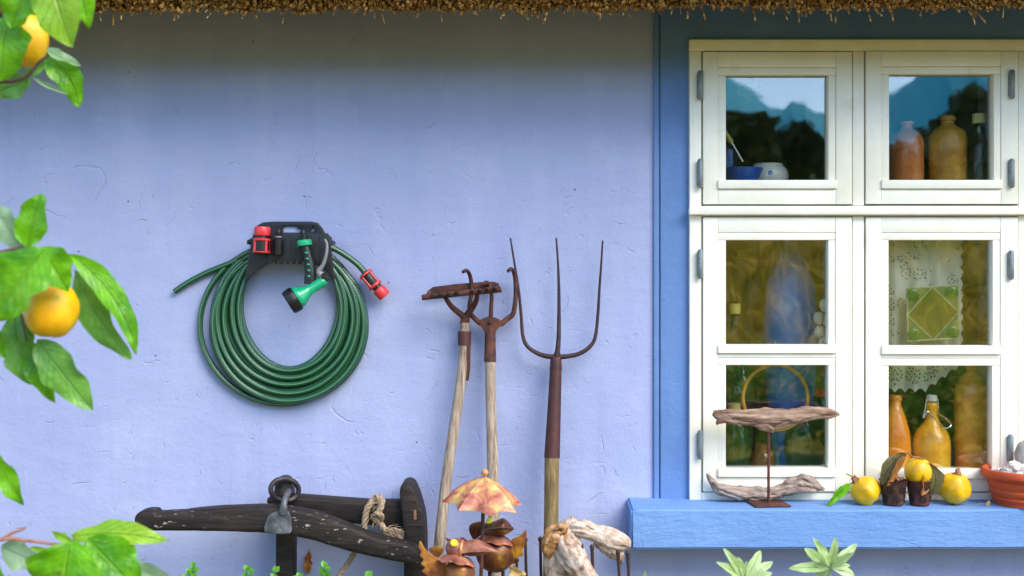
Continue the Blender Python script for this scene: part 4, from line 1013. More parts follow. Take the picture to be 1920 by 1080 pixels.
# cultivator
b0 = [T(919, 676), T(920, 740), T(922, 810), T(924, 900), T(927, 990)]
gp = ground_pt(b0[-2], b0[-1])
t = thing('hand_cultivator', 'rusty three pronged hooked cultivator on a straight wooden handle', 'cultivator', gp)
g = G(); g.tube(b0 + [T(930, 1080), gp], [R(9.5), R(10), R(10), R(10.5), R(10.5), R(11), R(11)], 14, 6, disp=woodgrain(0.06, 2.5, 2, 8, 0.02)); g.build('handle', MT['ash'], t, sharp=0)
g = G(); g.tube([T(919, 608, -.004), T(919, 625), T(919, 650), T(919, 678)], [R(9), R(10), R(10.3), R(11.5)], 16, 4)
g.plate([pxo([(897, 606), (903, 598), (912, 594.5), (920, 593.5), (928, 595), (937, 599), (943, 607), (931, 619), (927, 628), (911, 628), (906, 617)], -0.04)], -0.052, -0.037, 0.0025)
g.ball(T(919, 605, -.016), (R(5), R(3), R(4)), 12, 8)
g.build('socket', MT['rust'], t)
def tine(name, pts, r0, r1, mat, t, dy=0.0):
    g = G(); n = len(pts)
    g.tube([T(p[0], p[1], dy + (p[2] if len(p) > 2 else 0)) for p in pts], [R(r0 + (r1 - r0) * i / (n - 1)) for i in range(n)], 10, 6, disp=woodgrain(0.06, 2, 60, pts[0][0], 0.05)); g.build(name, mat, t)
tine('prong', [(938, 609), (950, 599), (961, 590), (965, 575), (967, 550), (966, 525), (963, 510, -.01), (958, 504, -.03), (953, 508, -.05)], 5.4, 3.2, MT['rust'], t, -0.006)
tine('prong', [(901, 607), (890, 597), (881, 586), (881, 570), (884, 550), (884, 532), (881, 516, -.01), (875, 507, -.03), (868, 510, -.05)], 5.2, 3.2, MT['rust'], t, 0.004)
tine('prong', [(920, 598), (921, 575), (922, 555), (920, 540), (916, 531, -.005), (911, 529, -.01), (907, 532, -.02)], 4.4, 3.0, MT['rust'], t, 0.006)
# pitchfork
b0 = [T(1035, 852), T(1034, 930), T(1033, 1010)]
gp = ground_pt(b0[0], b0[-1])
t = thing('pitchfork', 'tall three tined pitchfork with dark rusty socket and olive brown handle', 'pitchfork', gp)
g = G(); g.tube(b0 + [T(1032, 1090), gp], [R(13.6), R(13.3), R(13.3), R(13.5), R(13.5)], 16, 6, disp=woodgrain(0.035, 2.5, 2, 4, 0.015)); g.build('handle', MT['olive'], t, sharp=0)
g = G(); g.tube([T(1045, 660), T(1044, 670), T(1042.5, 676), T(1042, 690), T(1041, 720), T(1038, 790), T(1035, 858)], [R(5), R(9), R(10.5), R(11), R(11.5), R(13), R(14.6)], 18, 4)
g.tube([T(1042, 689), T(1042, 692)], [R(11.9), R(11.9)], 18); g.build('socket', MT['rustsock'], t)
tine('tine', [(1046, 669), (1025, 668), (1005, 661), (988, 648), (980, 628), (977, 590), (972, 540), (964, 490), (957, 446)], 5.0, 1.6, MT['rustdark'], t, -.004)
tine('tine', [(1044, 668), (1047, 640), (1048, 600), (1048, 550), (1046.5, 500), (1043, 446)], 5.2, 1.6, MT['rustdark'], t, -.008)
tine('tine', [(1042, 670), (1065, 668), (1086, 663), (1105, 651), (1116, 632), (1121, 590), (1124, 540), (1127, 500), (1130, 451)], 5.0, 1.6, MT['rustdark'], t, -.004)

# ------------------------------------------------------------------ old tarred frame, swingletree, rope
t = thing('hitching_frame', 'old black tarred wooden frame standing against the wall with crossbar and two posts', 'wooden frame', W(640, 1440, -0.09))
def solid(g, outline, y0, y1, bev=0.006, seed=0):
    g.plate([pxo(outline, y0)], y0, y1, bev)
cbar = cr([(500, 936), (520, 931), (560, 932), (640, 938), (700, 942), (762, 946), (762, 990), (700, 986), (650, 981), (600, 968), (545, 957), (506, 953)], 3, True)
g = G(); solid(g, cbar, -0.115, -0.050, 0.010); g.build('crossbar', MT['tarredplain'], t)
g = G(); z0 = W(0, 1440, -0.08).z
a, b = W(516, 1085, -.09), W(553, 960, -.09)
g.plate([[(a.x, 0.0), (b.x - .004, 0.0), (b.x, b.z), (a.x + 0.006, b.z)]], -0.112, -0.052, 0.006); g.build('post', MT['tarredplain'], t)
g = G()
upr = cr([(749, 925), (751, 913), (760, 908), (771, 911), (779, 925), (788, 952), (795, 990), (797, 1080)], 3) + [(798, 1440), (757, 1440), (757, 1000), (751, 955)]
solid(g, upr, -0.150, -0.030, 0.008); up_ = g.build('post', MT['tarredplain'], t)
g = G(); solid(g, [(775, 958), (780, 956), (781, 974), (776, 976)], -0.1525, -0.148, 0.0008); g.build('mortise', MT['calyx'], up_)
g = G(); solid(g, cr([(516, 932), (514, 912), (518, 900), (528, 895), (540, 898), (546, 910), (546, 932)], 3, True), -0.135, -0.085, 0.006)
brk = g.build('bracket', MT['irondark'], t)
g = G(); g.ball(W(524, 912, -.137), (R(3.6), 0.003, R(3.6)), 12, 8); g.build('rivet', MT['hole'], brk)
g = G(); c = W(534, 918, -.150); rm = Matrix.Rotation(0.5, 3, 'Z') @ Matrix.Rotation(0.25, 3, 'Y')
g.tube([c + rm @ Vector((R(26) * cos(a), 0.0, R(19) * sin(a))) for a in [2 * pi * k / 48 for k in range(49)]], R(4.6), 10, cap=False, disp=woodgrain(0.08, 2, 50, 2, 0.05)); g.build('ring', MT['irondark'], t)

t = thing('swingletree', 'curved dark speckled wooden swingletree hanging level from an iron ring', 'swingletree', W(520, 1000, -.2))
beam = cr([(250, 978), (254, 965), (268, 958), (288, 957), (297, 963), (340, 960), (400, 954), (460, 951), (505, 951), (560, 957), (610, 970), (660, 990), (710, 1009), (760, 1020), (782, 1030), (788, 1044), (782, 1059), (760, 1058), (700, 1046), (640, 1031), (590, 1016), (540, 1005), (480, 1000), (400, 997.5), (330, 997), (275, 996), (257, 990)], 4, True)
beam = [(x + 0.8 * noise.noise(Vector((x * .05, z * .05, 0))), z + 1.2 * noise.noise(Vector((x * .04, 5, z * .02)))) for x, z in beam]
g = G(); solid(g, beam, -0.225, -0.165, 0.012); g.build('beam', MT['tarred'], t)
g = G()
sp_ = cr([(528, 952), (524, 958), (510, 962), (500, 972), (495, 996), (510, 1001), (543, 1001), (546, 985), (545, 970), (541, 961), (536, 955), (534, 948)], 3, True)
solid(g, sp_, -0.236, -0.2265, 0.003)
g.tube([W(531, 962, -.234), W(532, 948, -.238), W(535, 935, -.228), W(540, 924, -.20), W(541, 922, -.175), W(538, 928, -.155)], [R(8), R(6), R(5.5), R(5.5), R(5.5), R(5)], 12, 6)
g.build('hook_plate', MT['iron'], t)

def rope(g, pts, r, pitch=0.045, strands=3, res=10):
    Q = [Vector(p) for p in cr(pts, res)]
    L = [0.0]
    for a, b in zip(Q, Q[1:]): L.append(L[-1] + (b - a).length)
    for s in range(strands):
        out = []; u = Vector((0, -1, 0))
        for i, p in enumerate(Q):
            tt = (Q[min(i + 1, len(Q) - 1)] - Q[max(0, i - 1)]).normalized()
            u = (u - tt * u.dot(tt)).normalized(); w = tt.cross(u); a = 2 * pi * (L[i] / pitch + s / strands)
            out.append(p + (u * cos(a) + w * sin(a)) * r * 0.52)
        g.tube(out, r * 0.56, 7)
t = thing('hemp_rope', 'frayed tan hemp rope looped over the black crossbar and hanging below', 'rope', W(690, 1040, -.13))
g = G()
rope(g, [W(682, 998, -.150), W(684, 975, -.150), W(688, 955, -.145), W(698, 940, -.132), W(708, 931, -.10), W(715, 938, -.075)], R(5.5))
rope(g, [W(702, 940, -.125), W(708, 932, -.135), W(716, 940, -.145), W(712, 955, -.150), W(706, 968, -.152), W(711, 978, -.150), W(722, 995, -.145), W(738, 1010, -.140)], R(6.0))
rope(g, [W(698, 968, -.152), W(706, 963, -.168), W(716, 967, -.165), W(712, 976, -.15), W(702, 976, -.155)], R(4.5))
rope(g, [W(664, 1036, -.150), W(655, 1052, -.15), W(645, 1066, -.15), W(632, 1088, -.15), W(625, 1130, -.15)], R(5))
rope(g, [W(682, 998, -.150), W(675, 1015, -.150), W(664, 1036, -.150)], R(5))
g.build('strand', MT['rope'], t)
g = G(); rr = random.Random(3)
for k in range(140):
    p = W(rr.uniform(718, 745), rr.uniform(988, 1012), -.15 + rr.uniform(-.012, .012)); d = Vector((rr.uniform(0.2, 1), rr.uniform(-.6, .3), rr.uniform(-1, .3))).normalized()
    g.tube([p, p + d * 0.012 + Vector((0, 0, rr.uniform(-.004, .004))), p + d * rr.uniform(.018, .03)], [0.0009, 0.0008, 0.0004], 4)
for k in range(60):
    p = W(rr.uniform(690, 716), rr.uniform(932, 980), -.158 + rr.uniform(-.01, .006)); d = Vector((rr.uniform(-1, 1), rr.uniform(-.8, 0), rr.uniform(-1, 1))).normalized()
    g.tube([p, p + d * rr.uniform(.008, .016)], [0.0007, 0.0004], 4)
g.build('frayed_end', MT['rope'], t)
g = G(); g.leaf(W(580, 1034, -.012), W(577, 1076, -.02), R(14), fold=0.5, bend=0.05, wav=0.35, seed=3, shape=0.95); g.tube([W(580, 1034, -.012), W(581, 1028, -.001)], 0.0006, 5)
tag(g.build('dead_leaf', MT['deadleaf'], loc=W(578, 1055, -.01)), 'curled brown dead leaf caught on the wall under the dark beam', 'dead leaf')

# ------------------------------------------------------------------ metal birds and umbrella
by = -0.36
def feather(g, outline, y, yaw, bev=0.0008, th=0.0022):
    pts = [W(a, b, y) for a, b in outline]
    c = sum(pts, Vector()) / len(pts)
    M = Matrix.Translation(c) @ Matrix.Rotation(yaw, 4, 'Z')
    g.plate([[(p.x - c.x, p.z - c.z) for p in pts]], -th / 2, th / 2, bev, M=M)
def frill(g, c, r0, r1, drop, n=11, depth=0.16, tilt=None):
    prof = [(r0 + (r1 - r0) * (k / 5), -drop * (k / 5) ** 1.6) for k in range(6)]
    M = Matrix.Translation(c) @ (tilt or Matrix.Identity(4))
    vs, fs = [], []; N = n * 6
    for k, (r, h) in enumerate(prof):
        for i in range(N):
            a = 2 * pi * i / N; e = 1 - depth * (k / 5) ** 2 * (1 - abs(sin(a * n / 2)))
            vs.append(M @ Vector((r * e * cos(a), r * e * sin(a), h + 0.002 * cos(a * n) * k / 5)))
    for k in range(5):
        for i in range(N): fs.append([k * N + i, k * N + (i + 1) % N, (k + 1) * N + (i + 1) % N, (k + 1) * N + i])
    g.add(vs, fs)
# front bird
fy = -0.47
t = thing('metal_bird', 'rusty ochre sheet metal bird with yellow eye and long pink beak at the front', 'garden ornament', W(862, 1400, fy), 'metal garden birds')
g = G(); g.lathe([(0.0, 0.0), (R(24, fy), 0.004), (R(29, fy), R(26, fy)), (R(28, fy), R(50, fy)), (R(22, fy), R(62, fy)), (0.0, R(70, fy))], 36, Matrix.Translation(W(862, 1118, fy)), smooth_prof=5); g.build('body', MT['birdmetal'], t)
g = G(); g.ball(W(856, 1028, fy), (R(21, fy), R(20, fy), R(19, fy)), 28, 18)
head = g.build('head', MT['beakpink'], t)
g = G(); g.lathe([(R(14.5, fy), -R(2)), (R(16, fy), 0), (R(14.5, fy), R(2))], 26, axisM(W(866, 1028, fy - .012), (1, -0.15, -0.12))); g.build('beak_band', MT['brolly'], head)
g = G()
feather(g, cr([(843, 1019), (834, 1008), (837, 1008), (848, 1013)], 3, True), fy + .01, 0.3); feather(g, cr([(863, 1012), (864, 1008), (872, 1009), (877, 1015), (868, 1015)], 3, True), fy + .012, -0.2)
g.build('crest', MT['birddark'], head)
def mandible(g, secs, n=14, top=True):
    # secs: (px, py of the flat mouth edge, half width m, height px); a half shell closed by a flat underside
    vs, fs = [], []
    for (px, py, yy, hw, hp) in secs:
        for k in range(n + 1):
            a = pi * k / n; c = W(px, py, yy)
            vs.append((c.x, c.y - hw * cos(a), c.z + (1 if top else -1) * R(hp, yy) * sin(a) ** 0.8))
    m = n + 1
    for i in range(len(secs) - 1):
        for k in range(n): fs.append([i * m + k, i * m + k + 1, (i + 1) * m + k + 1, (i + 1) * m + k][::1 if top else -1])
        fs.append([i * m + n, i * m, (i + 1) * m, (i + 1) * m + n][::1 if top else -1])
    fs.append(list(range(m))[::-1]); g.add(vs, fs)
def secs(S): return cr(S, 4)
g = G(); mandible(g, secs([(866, 1034, fy - .008, R(14), 16), (880, 1032, fy - .012, R(15), 19), (895, 1031.5, fy - .018, R(14), 19.5), (910, 1032, fy - .024, R(11), 14), (922, 1033, fy - .03, R(7), 8), (934, 1034.5, fy - .036, R(.6), .8)]))
g.build('beak', MT['beakpink'], head)
g = G(); mandible(g, secs([(866, 1035, fy - .006, R(11), 5), (882, 1034, fy - .012, R(12), 8), (898, 1033.5, fy - .018, R(11), 8), (912, 1033.5, fy - .022, R(7), 5), (924, 1034, fy - .028, R(1), .8)]), top=False)
g.build('lower_beak', MT['birddark'], head)
g = G(); g.lathe([(R(6.6, fy), -.003), (R(6.6, fy), .001), (R(5, fy), .003), (0.0, .0036)], 20, axisM(W(851, 1018, fy - R(19.5, fy)), (-0.15, -1, .25))); g.build('eye', MT['eye'], head)
g = G(); frill(g, W(858, 1041, fy), R(17, fy), R(40, fy), R(16, fy), 7, 0.20, Matrix.Rotation(-0.25, 4, 'X') @ Matrix.Rotation(0.16, 4, 'Y')); g.build('collar', MT['beakpink'], t)
g = G()
feather(g, cr([(788, 1013), (796, 1027), (808, 1039), (822, 1047), (834, 1053), (838, 1064), (836, 1092), (814, 1088), (800, 1078), (791, 1070), (797, 1064), (789, 1056), (794, 1049), (787, 1040), (790, 1034), (785, 1024)], 3, True), fy - .012, 0.25)
feather(g, cr([(802, 1032), (812, 1025), (826, 1024), (832, 1029), (826, 1042), (816, 1044)], 3, True), fy + .03, -0.3); g.build('wing', MT['birdmetal'], t)
for px in (855, 870):
    g = G(); g.tube([W(px, 1112, fy), W(px, 1400, fy)], 0.004, 8); g.build('leg', MT['rustdark'], t)
# rear bird
ry = -0.30
t = thing('metal_bird', 'round bodied brown metal bird with open beak standing behind the umbrella pole', 'garden ornament', W(928, 1420, ry), 'metal garden birds')
g = G(); g.ball(W(929, 1037, ry), (R(37, ry), R(35, ry), R(36, ry)), 32, 22); g.build('body', MT['birddark'], t)
g = G(); frill(g, W(928, 1004, ry), R(16, ry), R(39, ry), R(15, ry), 7, 0.2, Matrix.Rotation(-0.2, 4, 'X') @ Matrix.Rotation(0.12, 4, 'Y')); g.build('collar', MT['beakpink'], t)
g = G(); g.ball(W(925, 995, ry), (R(23, ry), R(20, ry), R(17, ry)), 28, 18, rot=Matrix.Rotation(0.2, 3, 'Y')); head = g.build('head', MT['birddark'], t)
g = G(); mandible(g, secs([(914, 990, ry - .016, R(12), 8), (926, 988, ry - .024, R(17), 9), (936, 986.5, ry - .03, R(19), 12), (944, 986, ry - .032, R(18), 14), (952, 987.5, ry - .03, R(13), 10), (960, 990.5, ry - .028, R(6), 4), (964, 992, ry - .028, R(.6), .8)]))
g.build('beak', MT['birddark'], head)
g = G(); mandible(g, secs([(922, 990, ry - .018, R(13), 6), (932, 989.5, ry - .024, R(16), 12), (944, 989.5, ry - .028, R(15), 14), (954, 991, ry - .028, R(9), 8), (963, 992.5, ry - .028, R(.6), .8)]), top=False)
g.build('lower_beak', MT['birddark'], head)
g = G(); g.lathe([(R(6.2, ry), -.003), (R(6.2, ry), .001), (R(4.5, ry), .003), (0.0, .0036)], 20, axisM(W(917, 976.5, ry - R(14, ry)), (-0.3, -.8, .8))); g.build('eye', MT['eye'], head)
g = G(); feather(g, cr([(958, 1014), (968, 1008), (977, 1003), (987, 992), (988, 1003), (985, 1012), (987, 1018), (980, 1029), (981, 1041), (971, 1046), (971, 1056), (958, 1057), (956, 1035)], 3, True), ry - .005, -0.35); g.build('wing', MT['birdmetal'], t)
g = G(); feather(g, cr([(890, 1012), (880, 997), (879, 988), (883, 982), (894, 979), (908, 979), (912, 992)], 3, True), ry + .01, 0.3); g.build('wing', MT['birddark'], t)
for px in (918, 943):
    g = G(); g.tube([W(px, 1068, ry), W(px + 1, 1420, ry)], 0.0045, 8); g.build('leg', MT['rustdark'], t)
# umbrella
uy = -0.40
t = thing('metal_umbrella', 'small pink and yellow patinated metal umbrella with wooden ball tip on a rusty pole', 'garden ornament', W(900, 1420, uy))
apex = W(909, 893, uy); rad = R(77, uy); hh = R(51, uy)
vs, fs = [], []; seg = 8; sub = 8; Nn = seg * sub; rows = 9
Mu = Matrix.Translation(apex) @ Matrix.Rotation(0.10, 4, 'Y') @ Matrix.Rotation(0.10, 4, 'X') @ Matrix.Rotation(0.22, 4, 'Z')
for side in (0, 1):
    for k in range(rows + 1):
        tt = k / rows
        for i in range(Nn):
            a = 2 * pi * i / Nn; ph = (i % sub) / sub; sag = sin(pi * ph)
            r = rad * tt * (1 - 0.05 * sag - 0.17 * sag * tt ** 4)
            h = -hh * (0.62 * tt + 0.38 * tt ** 2.6) - 0.009 * sag * tt * (1 - 0.9 * tt ** 3) + 0.004 * sag * tt ** 4
            vs.append(Mu @ Vector((r * cos(a), r * sin(a), h - 0.0016 * side)))
off = (rows + 1) * Nn
for side in (0, 1):
    for k in range(rows):
        for i in range(Nn):
            q = [side * off + k * Nn + i, side * off + (k + 1) * Nn + i, side * off + (k + 1) * Nn + (i + 1) % Nn, side * off + k * Nn + (i + 1) % Nn]
            fs.append(q if not side else q[::-1])
for i in range(Nn): fs.append([rows * Nn + i, off + rows * Nn + i, off + rows * Nn + (i + 1) % Nn, rows * Nn + (i + 1) % Nn])
g = G(); g.add(vs, fs); g.build('canopy', MT['brolly'], t, sharp=25)
g = G(); g.ball(apex + Vector((0, 0, R(7, uy))), R(7, uy), 18, 12); g.build('ball_tip', MT['ballwood'], t)
g = G(); g.tube([apex + Vector((0, 0, -0.004)), W(906, 960, uy), W(902, 1080, uy), W(896, 1420, uy)], R(3.6, uy), 10, 3); g.build('pole', MT['rust'], t)

# dried leaf and slim rods around the birds
g = G(); g.leaf(W(954, 1064, -.36), W(985, 1078, -.38), R(16), fold=0.5, bend=0.12, wav=0.25, seed=5); g.tube([W(985, 1078, -.38), W(990, 1130, -.38)], 0.001, 5)
tag(g.build('dead_leaf', MT['yellowleaf'], loc=W(970, 1070, -.36)), 'curled dry yellow leaf just right of the brown metal bird', 'dead leaf')
lab = ['thin rusty rod with knob standing just left of the pale driftwood', 'leaning thin rusty rod between the brown metal bird and the pitchfork handle', 'shortest thin rusty rod close behind the brown metal bird']
for (px, py, bx_, ll) in ((1013, 1011, 1020, lab[0]), (985, 1012, 994, lab[1]), (969, 1050, 969, lab[2])):
    yy = -0.30; b = W(bx_, 1420, yy)
    g = G(); p = W(px, py, yy)
    g.tube([p, W(px + (bx_ - px) * .2, 1080, yy), b], [R(2.4), R(2.6), R(2.8)], 8); g.ball(p, (R(4), R(4), R(5)), 12, 8)
    tag(g.build('garden_rod', MT['rustdark'], loc=b), ll, 'rod', 'thin rusty rods by the birds')

# pale driftwood creature on rods
dy = -0.33
t = thing('driftwood_figure', 'pale bleached driftwood figure with arched neck perched on rusty rods under the sill', 'garden ornament', W(1100, 1420, dy))
g = G()
wg = gnarl(0.30, 40, 4, 0.34, 0.16)
g.tube([W(1118, 1112, dy - .04), W(1106, 1086, dy - .035), W(1087, 1060, dy - .03), W(1071, 1036, dy - .02), W(1062, 1013, dy - .008), W(1066, 992, dy), W(1080, 988, dy), W(1094, 994, dy)], [R(15), R(15), R(18), R(23), R(23), R(17), R(13), R(8)], 44, 12, disp=wg)
g.tube([W(1062, 1110, dy + .03), W(1052, 1075, dy + .02), W(1046, 1045, dy + .01), W(1048, 1020, dy + .01)], [R(24), R(22), R(20), R(14)], 36, 10, disp=wg)
g.tube([W(1054, 1004, dy - .01), W(1063, 988, dy), W(1070, 977, dy), W(1074, 968, dy)], [R(9), R(9), R(6), R(2.5)], 28, 8, disp=wg)
g.tube([W(1070, 993, dy), W(1086, 992, dy - .01), W(1104, 998, dy), W(1128, 1004, dy), W(1150, 1012, dy), W(1172, 1019, dy), W(1181, 1025, dy)], [R(12), R(14), R(13), R(15), R(17), R(13), R(4)], 44, 12, disp=gnarl(0.30, 40, 9, 0.36, 0.14))
g.tube([W(1120, 1010, dy), W(1142, 1026, dy), W(1158, 1042, dy), W(1167, 1055, dy)], [R(12), R(15), R(11), R(3)], 36, 10, disp=gnarl(0.30, 46, 19, 0.2))
g.tube([W(1088, 990, dy - .01), W(1094, 981, dy - .01), W(1108, 986, dy - .012), W(1120, 995, dy - .01)], [R(4), R(6), R(6.5), R(3)], 28, 8, disp=wg)
g.tube([W(1052, 992, dy - .012), W(1040, 1000, dy - .014), W(1032, 1016, dy - .012), W(1029, 1032, dy - .008), W(1034, 1046, dy)], [R(7), R(13), R(14), R(12), R(4)], 40, 12, mat=1, disp=gnarl(0.34, 52, 3, 0.25, 0.3))
g.tube([W(1040, 992, dy - .03), W(1052, 986, dy - .032), W(1060, 990, dy - .03), W(1054, 999, dy - .03), W(1041, 998, dy - .03)], [R(3), R(4), R(4), R(3.5), R(2)], 20, 8, mat=1, disp=wg)
g.build('driftwood', [MT['driftpale'], MT['driftorange']], t, sharp=0)
for (px, py) in ((1090, 1024), (1110, 1026), (1159, 1036), (1177, 1038)):
    g = G(); p = W(px, py, dy - .02); g.tube([p, W(px + 2, 1080, dy - .02), W(px + 4, 1420, dy)], [R(3.2), R(2.4), R(2.6)], 8); g.ball(p, (R(4), R(4), R(5)), 12, 8); g.build('rod', MT['rustdark'], t)

# ------------------------------------------------------------------ on the sill
SZ = sz1 + 0.0015
def onS(px, y): return Vector((W(px, 0, y).x, y, SZ))
yb_ = -0.105
bp = onS(1441, yb_)
t = thing('driftwood_stand', 'brown driftwood bird shape balanced on a rusty rod and square base plate', 'ornament', bp)
g = G(); g.box((-0.049, -0.042, 0), (0.049, 0.042, 0.004), 0.001, M=Matrix.Translation(bp) @ Matrix.Rotation(0.10, 4, 'Z')); g.build('base_plate', MT['rust'], t)
ty = yb_
g = G(); g.tube([bp, W(1441, 806, ty)], R(2.5), 10); g.build('rod', MT['rust'], t)
g = G()
dw = gnarl(0.26, 48, 2, 0.16, 0.35)
g.tube([W(1337, 774, ty), W(1350, 778, ty), W(1375, 781, ty), (W(1410, 783, ty)), W(1441, 785, ty), W(1480, 781, ty), W(1520, 776, ty), W(1555, 775, ty), W(1574, 777, ty)],
       [R(5), R(11), R(13.5), R(15), R(17), R(15), R(12.5), R(9), R(2)], 48, 12, disp=dw, flat=0.75)
g.tube([W(1408, 788, ty), W(1428, 795, ty), W(1443, 803, ty), W(1449, 811, ty)], [R(8), R(11), R(8), R(2)], 22, 6, disp=dw)
g.tube([W(1446, 806, ty), W(1465, 797, ty), W(1490, 788, ty)], [R(3), R(8), R(8)], 20, 6, disp=dw)
g.tube([W(1343, 796, ty), W(1350, 789, ty), W(1370, 783, ty)], [R(2), R(6), R(9)], 18, 5, disp=dw)
g.build('driftwood', MT['drift'], t, sharp=0)
g = G(); ly = -0.06
lw = gnarl(0.42, 42, 7, 0.22)
g.tube([W(1326, 888, ly), W(1334, 901, ly), W(1345, 914, ly), W(1362, 921, ly), W(1395, 925, ly), W(1440, 926, ly), W(1470, 919, ly), W(1490, 908, ly), W(1508, 904, ly), W(1526, 911, ly), W(1546, 918, ly)],
       [R(2), R(6), R(10), R(12), R(12), R(12.5), R(12), R(12), R(14), R(10), R(2)], 48, 12, disp=lw)
g.tube([W(1496, 903, ly), W(1504, 895, ly - .008), W(1514, 897, ly - .01), W(1519, 906, ly)], [R(6), R(6.5), R(6), R(4)], 18, 5, disp=lw)
g.tube([W(1352, 914, ly - .006), W(1372, 923, ly - .016), W(1400, 930, ly - .014)], [R(4), R(6), R(5)], 18, 5, disp=lw)
g.tube([W(1470, 926, ly - .008), W(1500, 918, ly - .016), W(1530, 920, ly - .008)], [R(5), R(7), R(3)], 18, 5, disp=lw)
tag(g.build('driftwood', MT['driftgrey'], loc=onS(1440, ly), sharp=0), 'grey twisted driftwood branch lying on the sill behind the stand', 'driftwood')

def quince(name_loc, rx, rz, tilt, seed):
    def d(v):
        a = math.atan2(v.y, v.x); zz = v.z
        return 1 + 0.035 * cos(5 * a + seed) * (1 - abs(zz)) ** 0.5 + 0.06 * noise.noise(v * 1.7 + Vector((seed, 0, 0))) - 0.10 * max(0, zz) ** 4 - 0.07 * max(0, -zz) ** 6 + 0.03 * cos(5 * a) * max(0, -zz) ** 2
    g = G(); g.ball(name_loc, (rx, rx, rz), 40, 26, disp=d, rot=tilt); return g
qy = -0.095
c = onS(1622, qy) + Vector((0, 0, R(25, qy)))
t = thing('quince', 'yellow quince lying tilted beside the rolled green leaf on the sill', 'quince', onS(1622, qy), 'quinces on the sill')
quince(c, R(28, qy), R(28, qy), Matrix.Rotation(-0.75, 3, 'Y'), 1).build('fruit', MT['quince'], t, sharp=0)
g = G(); d = Vector((-0.68, -0.1, 0.73)); p = c + d * R(25, qy)
g.lathe([(R(7), 0), (R(6), R(3)), (R(4.5), R(6)), (R(5.5), R(9)), (R(3), R(9))], 14, axisM(p, d), disp=lambda a, h: 1 + 0.2 * sin(a * 5)); g.tube([p + d * R(8), p + d * R(12) + Vector((-R(3), 0, R(1))), p + d * R(14) + Vector((-R(10), 0, R(3)))], [R(1.6), R(1.4), R(1)], 6, 3); g.build('calyx', MT['calyx'], t)
c = onS(1789, qy) + Vector((0, 0, R(30, qy)))
t = thing('quince', 'upright yellow quince with brown knobbly stalk at the right of the tin pots', 'quince', onS(1789, qy), 'quinces on the sill')
quince(c, R(29, qy), R(32, qy), Matrix.Rotation(0.08, 3, 'Y'), 2.5).build('fruit', MT['quince'], t, sharp=0)
g = G(); p = c + Vector((R(3), -R(8), R(27, qy)))
g.tube([p + Vector((0, -R(10), -R(9))), p + Vector((0, -R(4), R(1))), p + Vector((R(1), 0, R(6))), p + Vector((R(4), 0, R(10)))], [R(3), R(5), R(5), R(2)], 10, 4, disp=woodgrain(0.25, 2, 60, 1, .2))
g.tube([p, p + Vector((-R(9), 0, R(1)))], [R(4), R(1.5)], 8, disp=woodgrain(0.25, 2, 60, 1, .2)); g.build('calyx', MT['calyx'], t)
# tin pots
def tinpot(cx, label, mat, rt, rb, htop, gold):
    y = qy - 0.012; o = onS(cx, y)
    h = htop
    t = thing('tin_pot', label, 'tin pot', o, 'little rusted tin pots')
    M = Matrix.Translation(o)
    g = G(); g.lathe([(0.0, 0.0), (R(rb - 1, y), 0.0), (R(rb, y), 0.002), (R(rb, y), 0.005), (R(rt - 1, y), h - 0.003), (R(rt + .6, y), h), (R(rt - 1, y), h), (R(rb - 1.5, y), 0.006), (0.0, 0.005)], 40, M); g.build('body', mat, t)
    g = G()
    for (ang, hz) in ((-pi / 2 + 0.45, 0.66), (-pi / 2 - 0.6, 0.66), (-pi / 2 + .02, 0.27), (-pi / 2 + 1.1, 0.28), (-pi / 2 - 1.1, 0.3)):
        r = R(rb + (rt - rb) * hz, y)
        ce = o + Vector((cos(ang) * r, sin(ang) * r, h * hz)); nrm = Vector((cos(ang), sin(ang), -0.12)).normalized(); tg = Vector((-sin(ang), cos(ang), 0))
        upv = nrm.cross(tg)
        rotm = Matrix((tg, upv, nrm)).transposed()
        for k in range(8):
            a = 2 * pi * k / 8; pp = ce + (tg * cos(a) + upv * sin(a)) * R(5.2)
            rm = rotm @ Matrix.Rotation(a, 3, 'Z')
            g.ball(pp, (R(2.9), R(1.2), 0.0007), 8, 6, rot=rm)
        g.ball(ce, (R(1.4), R(1.4), 0.0007), 8, 6, rot=rotm)
    g.build('flower_cutout', gold, t)
    return t, o, h
ph = R(46, qy)
t1, o1, h1 = tinpot(1675, 'rusted tin pot with pierced flowers holding seed pods and a dried leaf', MT['potmetal'], 26, 18.5, ph, MT['hole'])
t2, o2, h2 = tinpot(1724, 'reddish brown pierced tin pot with a quince resting on top', MT['potmetal2'], 25, 18, ph, MT['hole'])
t = thing('seed_pods', 'small brown starry seed pods heaped in the left tin pot', 'seed pods', o1 + Vector((0, 0, h1 - .006)))
rr = random.Random(8)
for k in range(12):
    p = o1 + Vector((rr.uniform(-.022, .024), rr.uniform(-.022, .02), h1 - .002 + rr.uniform(0, .012)))
    g = G(); 
    for m in range(5):
        a = 2 * pi * m / 5 + k; d = Vector((cos(a), sin(a) * .7, 0.5 + rr.uniform(-.2, .4))).normalized()
        g.tube([p, p + d * R(4), p + d * R(8)], [R(1.6), R(2.4), R(.5)], 6, 3)
    g.build('pod', MT['calyx'], t)
c = o2 + Vector((-R(2), 0, h2 + R(16, qy)))
t = thing('quince', 'yellow quince perched on the reddish tin pot with dried leaves attached', 'quince', c - Vector((0, 0, R(24))), 'quinces on the sill')
quince(c, R(24.5, qy), R(28, qy), Matrix.Rotation(0.05, 3, 'Y'), 4.2).build('fruit', MT['quince'], t, sharp=0)
yq = c.y
g = G(); g.tube([W(1725, 866, yq), W(1722, 858, yq - .01), W(1712, 857, yq - .015), W(1703, 850, yq - .02), W(1694, 849, yq - .02)], [R(2.4), R(2), R(1.6), R(1.4), R(1)], 8, 4)
